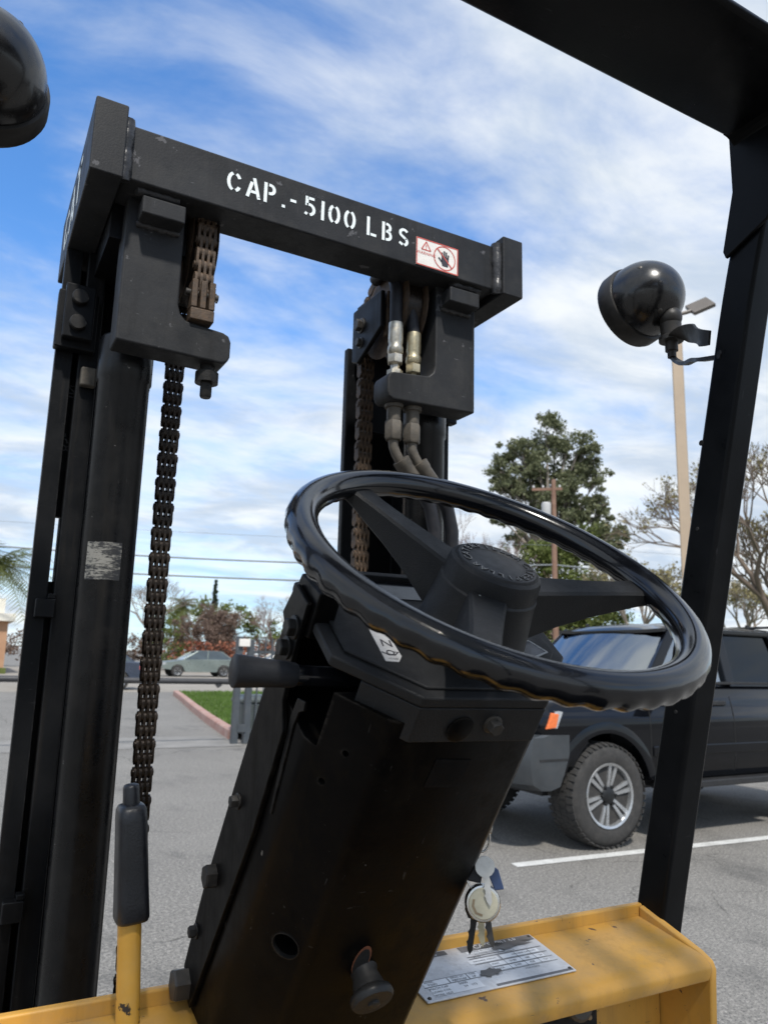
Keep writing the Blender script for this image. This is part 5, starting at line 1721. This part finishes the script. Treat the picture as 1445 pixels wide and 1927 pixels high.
def palm(base, h, fl, n, seed, label, mat, skirt=False):
    rn_ = random.Random(seed)
    b = V(base)
    t = thing('palm_tree', b, label, 'palm tree')
    obj('trunk', MB().tube([b, b + V((.08, 0, h * .5)), b + V((0, 0, h))], [.20, .16, .15], 10), M['bark'], t, smooth=60)
    for k in range(n):
        a = 2 * PI * k / n + rn_.uniform(-.2, .2)
        el = rn_.uniform(-.7, 1.25)
        mb = MB()
        d = V((math.cos(a), math.sin(a), 0))
        pts = []
        for j in range(9):
            u = j / 8
            pts.append(b + V((0, 0, h)) + d * (fl * u * math.cos(el * (1 - u * .4))) + V((0, 0, fl * (math.sin(el) * u - .55 * u * u))))
        mb.tube(pts, [.02 - .0018 * j for j in range(9)], 4)
        for j in range(1, 9):
            p = pts[j]
            tn = (pts[j] - pts[j - 1]).normalized()
            sd = tn.cross(V((0, 0, 1))).normalized()
            for s in (-1, 1):
                for q in range(3):
                    pp = pts[j - 1].lerp(p, q / 3)
                    ln = fl * .30 * (1 - .6 * abs(j / 8 - .4))
                    e = pp + sd * s * ln + tn * ln * .5 + V((0, 0, -ln * rn_.uniform(.2, .7)))
                    mb.add([pp, pp + tn * .05, e], [(0, 1, 2)])
        obj('frond', mb, mat, t, smooth=False, normals=False)
    return t


palm((15.2, 61.2, 0), 5.0, 1.5, 26, 3, 'small fan palm beside the brown bushy tree', M['frond'])
palm((1.0, 34.5, 0), 4.6, 2.5, 30, 4, 'drooping yellow-green palm at the left edge, before the brick building', M['frond'])
fl_ = MB()
for k in range(1100):
    x_ = rnd.choice((rnd.gauss(14.3, .6), rnd.gauss(17.2, .8), rnd.uniform(12.5, 20.0)))
    clump(fl_, rnd, (x_, 53.3 + rnd.uniform(-.3, .3), rnd.uniform(.6, 2.1)), .1, .1, .1, 1, .22)
for i, (x_, lb, mt) in enumerate([(-14, 'long dark hedge behind the brick building', 'leaf_green'), (14, 'long brown-green hedge along the far side of the street', 'leaf_brown'),
                                 (40, 'long olive hedge beyond the evergreen tree', 'leaf_lime')]):
    cl_ = [(k * 2.0, rnd.uniform(-.5, .5), rnd.uniform(.8, 1.9), 1.7, 1.2, 520) for k in range(-7, 8)]
    leafy('hedge', lb, (x_, 63.5 if i < 2 else 61, 0), 2.2, .12, cl_, M[mt], .24, M['bark'], 60 + i, cat='hedge', fork=.2)
hr = thing('flowering_hedge', (16, 53.5, 0), 'low red flowering hedge behind the silver car', 'hedge')
kind(obj('blossom', fl_, M['leaf_red'], hr, smooth=False, normals=False), 'stuff')
obj('stem', MB().tube([(16, 53.5, 0), (16, 53.5, 1.4)], [.06, .03], 6), M['bark'], hr)

# ------------------------------------------------------------------ gate, fence, bin
M['fence'] = paint('blue grey fence paint', (0.055, 0.065, 0.075), 0.5, 0.15, 5, dust=(0.12, 0.115, 0.11), dust_amt=0.3, bump=0.06)
M['arm'] = paint('dark barrier pipe', (0.035, 0.035, 0.038), 0.5, 0.2, 5, bump=0.05)
M['bin'] = paint('grey green bin plastic', (0.07, 0.085, 0.085), 0.5, 0.15, 5, bump=0.05)
M['orange'] = paint('cone orange', (0.75, 0.17, 0.04), 0.5, 0.1, 9, bump=0)
FN = thing('steel_fence', (4.0, 12.0, 0), 'blue-grey steel picket fence with square gate posts beside the lawn', 'fence')
for x_, h_ in ((3.93, 1.66), (4.12, 1.62)):
    obj('post', MB().box(x_ - .05, x_ + .05, 11.95, 12.05, 0, h_), M['fence'], FN, bevel=.008)
obj('post_box', MB().box(3.90, 4.08, 11.90, 11.948, 1.50, 1.62), M['sticker_white'], FN, bevel=.01)
obj('hinge_plate', MB().box(3.96, 4.09, 11.93, 11.949, .18, .30), M['fence'], FN, bevel=.005)
for z in (.20, 1.42):
    obj('rail', MB().box(4.171, 7.2, 11.98, 12.02, z - .022, z + .022), M['fence'], FN)
for k in range(26):
    x_ = 4.25 + k * .112
    obj('picket', MB().box(x_ - .011, x_ + .011, 11.955, 11.978, .08, 1.60).add([(x_ - .011, 11.955, 1.60), (x_ + .011, 11.955, 1.60), (x_ + .011, 11.978, 1.60), (x_ - .011, 11.978, 1.60), (x_, 11.966, 1.67)],
                                                                                  [(0, 1, 4), (1, 2, 4), (2, 3, 4), (3, 0, 4)]), M['fence'], FN, smooth=False)
BR = thing('barrier_arm', (-6, 12.0, 0), 'long dark pipe barrier arm across the driveway behind the mast', 'barrier')
obj('pipe', MB().tube([(-6, 12.0, .985), (0, 12.0, .968), (3.82, 12.0, .950)], .045, 14), M['arm'], BR, smooth=60)
obj('post', MB().box(-6.08, -5.92, 11.92, 12.08, 0, 1.15), M['arm'], BR)
obj('latch', MB().prism([(3.58, .905), (3.68, .905), (3.66, .875), (3.62, .855), (3.60, .88)], 11.97, 12.03, lambda u, v, w: V((u, w, v))), M['arm'], BR)
BN = thing('rubbish_bin', (4.40, 12.55, 0), 'grey-green lidded rubbish bin behind the steel fence', 'bin')
obj('body', MB().rings([[V((4.40 + sx * w, 12.55 + sy * w, z)) for sx, sy in ((-1, -1), (1, -1), (1, 1), (-1, 1))] for z, w in ((.10, .22), (.60, .27))]), M['bin'], BN, bevel=.03)
obj('lid', MB().rings([[V((4.40 + sx * w, 12.55 + sy * w, z)) for sx, sy in ((-1, -1), (1, -1), (1, 1), (-1, 1))] for z, w in ((.601, .29), (.66, .29), (.72, .20))]), M['bin'], BN, bevel=.02)
CN = thing('traffic_cone', (14.6, 40.0, 0), 'orange traffic cone far behind the fence pickets', 'cone')
obj('cone', MB().lathe([(.16, .03), (.03, .95), (.02, .96)], (14.6, 40.0, 0), (0, 0, 1), 16), M['orange'], CN, smooth=60)
obj('base', MB().box(14.38, 14.82, 39.78, 40.22, .006, .035), M['orange'], CN)

# ------------------------------------------------------------------ brick building at the far left
M['brick'] = plain('tan brick', (0.34, 0.19, 0.11), (0.42, 0.25, 0.15), 1.5, bscale=14)
M['fascia'] = paint('cream fascia', (0.66, 0.63, 0.55), 0.6, 0.06, 1, bump=0)
BD = thing('brick_building', (-8, 47, 0), 'tan brick building with cream fascia at the far left edge', 'building')
obj('wall', MB().box(-22, 2.2, 46, 56, .0, 2.75), M['brick'], BD)
obj('fascia', MB().box(-22.4, 2.5, 45.6, 56.4, 2.751, 3.15), M['fascia'], BD)
obj('upper_wall', MB().box(-22, 2.0, 47, 56, 3.151, 4.0), M['fascia'], BD)
obj('window', MB().box(-3.2, -1.2, 45.97, 45.999, .9, 2.1), M['window_far'], BD)
obj('verge_wall', MB().box(-22, 2.3, 45.5, 45.95, .006, .30), M['leaf_green'], BD)

# ------------------------------------------------------------------ far parked cars


def sedan(name, label, x0, y0, ln, body, side=-1):
    """length along +X from x0, near side at y0"""
    t = thing(name, (x0 + ln / 2, y0 + .85, 0), label, 'car', 'cars along the street')
    k = ln / 4.4
    P_ = lambda s, y, z: V((x0 + s * k, y0 + y, z))
    sil = [(.05, .45), (.0, .62), (.10, .80), (.95, .93), (1.25, .96), (3.75, 1.0), (4.3, .98), (4.4, .75), (4.35, .40)] + archpts(3.5, .33, .37, 10, 170, 10) + [(3.1, .28), (1.3, .28)] + archpts(.86, .33, .37, 10, 170, 10)
    rings = [[P_(s_, y, z - dz * max(0, z - .6)) for s_, z in sil] for y, dz in ((0, .10), (.06, 0), (1.64, 0), (1.70, .10))]
    obj('body', MB().rings(rings), body, t, smooth=32)
    cab = [(1.15, .95), (1.95, 1.40), (2.15, 1.46), (3.1, 1.46), (3.35, 1.42), (4.05, .99)]
    rings = [[P_(s_, y if z < 1.2 else (y + .13 if y < .8 else y - .13), z) for s_, z in cab] for y in (.08, .16, 1.54, 1.62)]
    obj('cabin', MB().rings(rings), M['window_far'], t, smooth=32)
    obj('roof', MB().rings([[P_(s_, y, z) for s_, z in [(1.90, 1.415), (2.15, 1.475), (3.1, 1.475), (3.42, 1.425), (3.1, 1.44), (2.15, 1.44)]] for y in (.24, 1.46)]), body, t, smooth=32)
    for yy in (.115, 1.585):
        for a, b in (((1.18, .95), (2.0, 1.42)), ((2.55, .98), (2.60, 1.46)), ((3.98, .99), (3.35, 1.43))):
            p, q = P_(a[0], yy, a[1]), P_(b[0], yy + (.12 if yy < .8 else -.12), b[1])
            obj('pillar', MB().tube([p, q], .045, 6), body, t)
    for s_ in (.86, 3.5):
        car_wheel(s_ * k, -.01, 1, t, x0, y0, .32, .2, M['tyre'], 5, False)
        car_wheel(s_ * k, 1.71, -1, t, x0, y0, .32, .2, M['tyre'], 5, False)
    obj('headlamp', MB().box(x0 + .02, x0 + .18, y0 - .004, y0 + .25, .66, .78), M['lamp_clear'], t)
    obj('tail_lamp', MB().box(x0 + ln - .16, x0 + ln - .01, y0 - .004, y0 + .22, .72, .88), M['sticker_red'], t)
    return t


M['car_silver'] = paint('silver green car paint', (0.20, 0.235, 0.22), 0.3, 0.06, 2, bump=0, metal=0.4, coat=0.4)
M['car_navy'] = paint('navy car paint', (0.035, 0.045, 0.07), 0.25, 0.1, 2, bump=0, coat=0.5)
sedan('parked_car', 'silver-green car parked on the street beyond the lawn', 9.95, 43.6, 4.4, M['car_silver'])
sedan('parked_car', 'small white car on the street right of the silver-green car', 16.2, 47.0, 4.2, M['fascia'])
sedan('parked_car', 'dark navy car partly hidden behind the left mast and chain', 1.95, 28.6, 3.95, M['car_navy'])
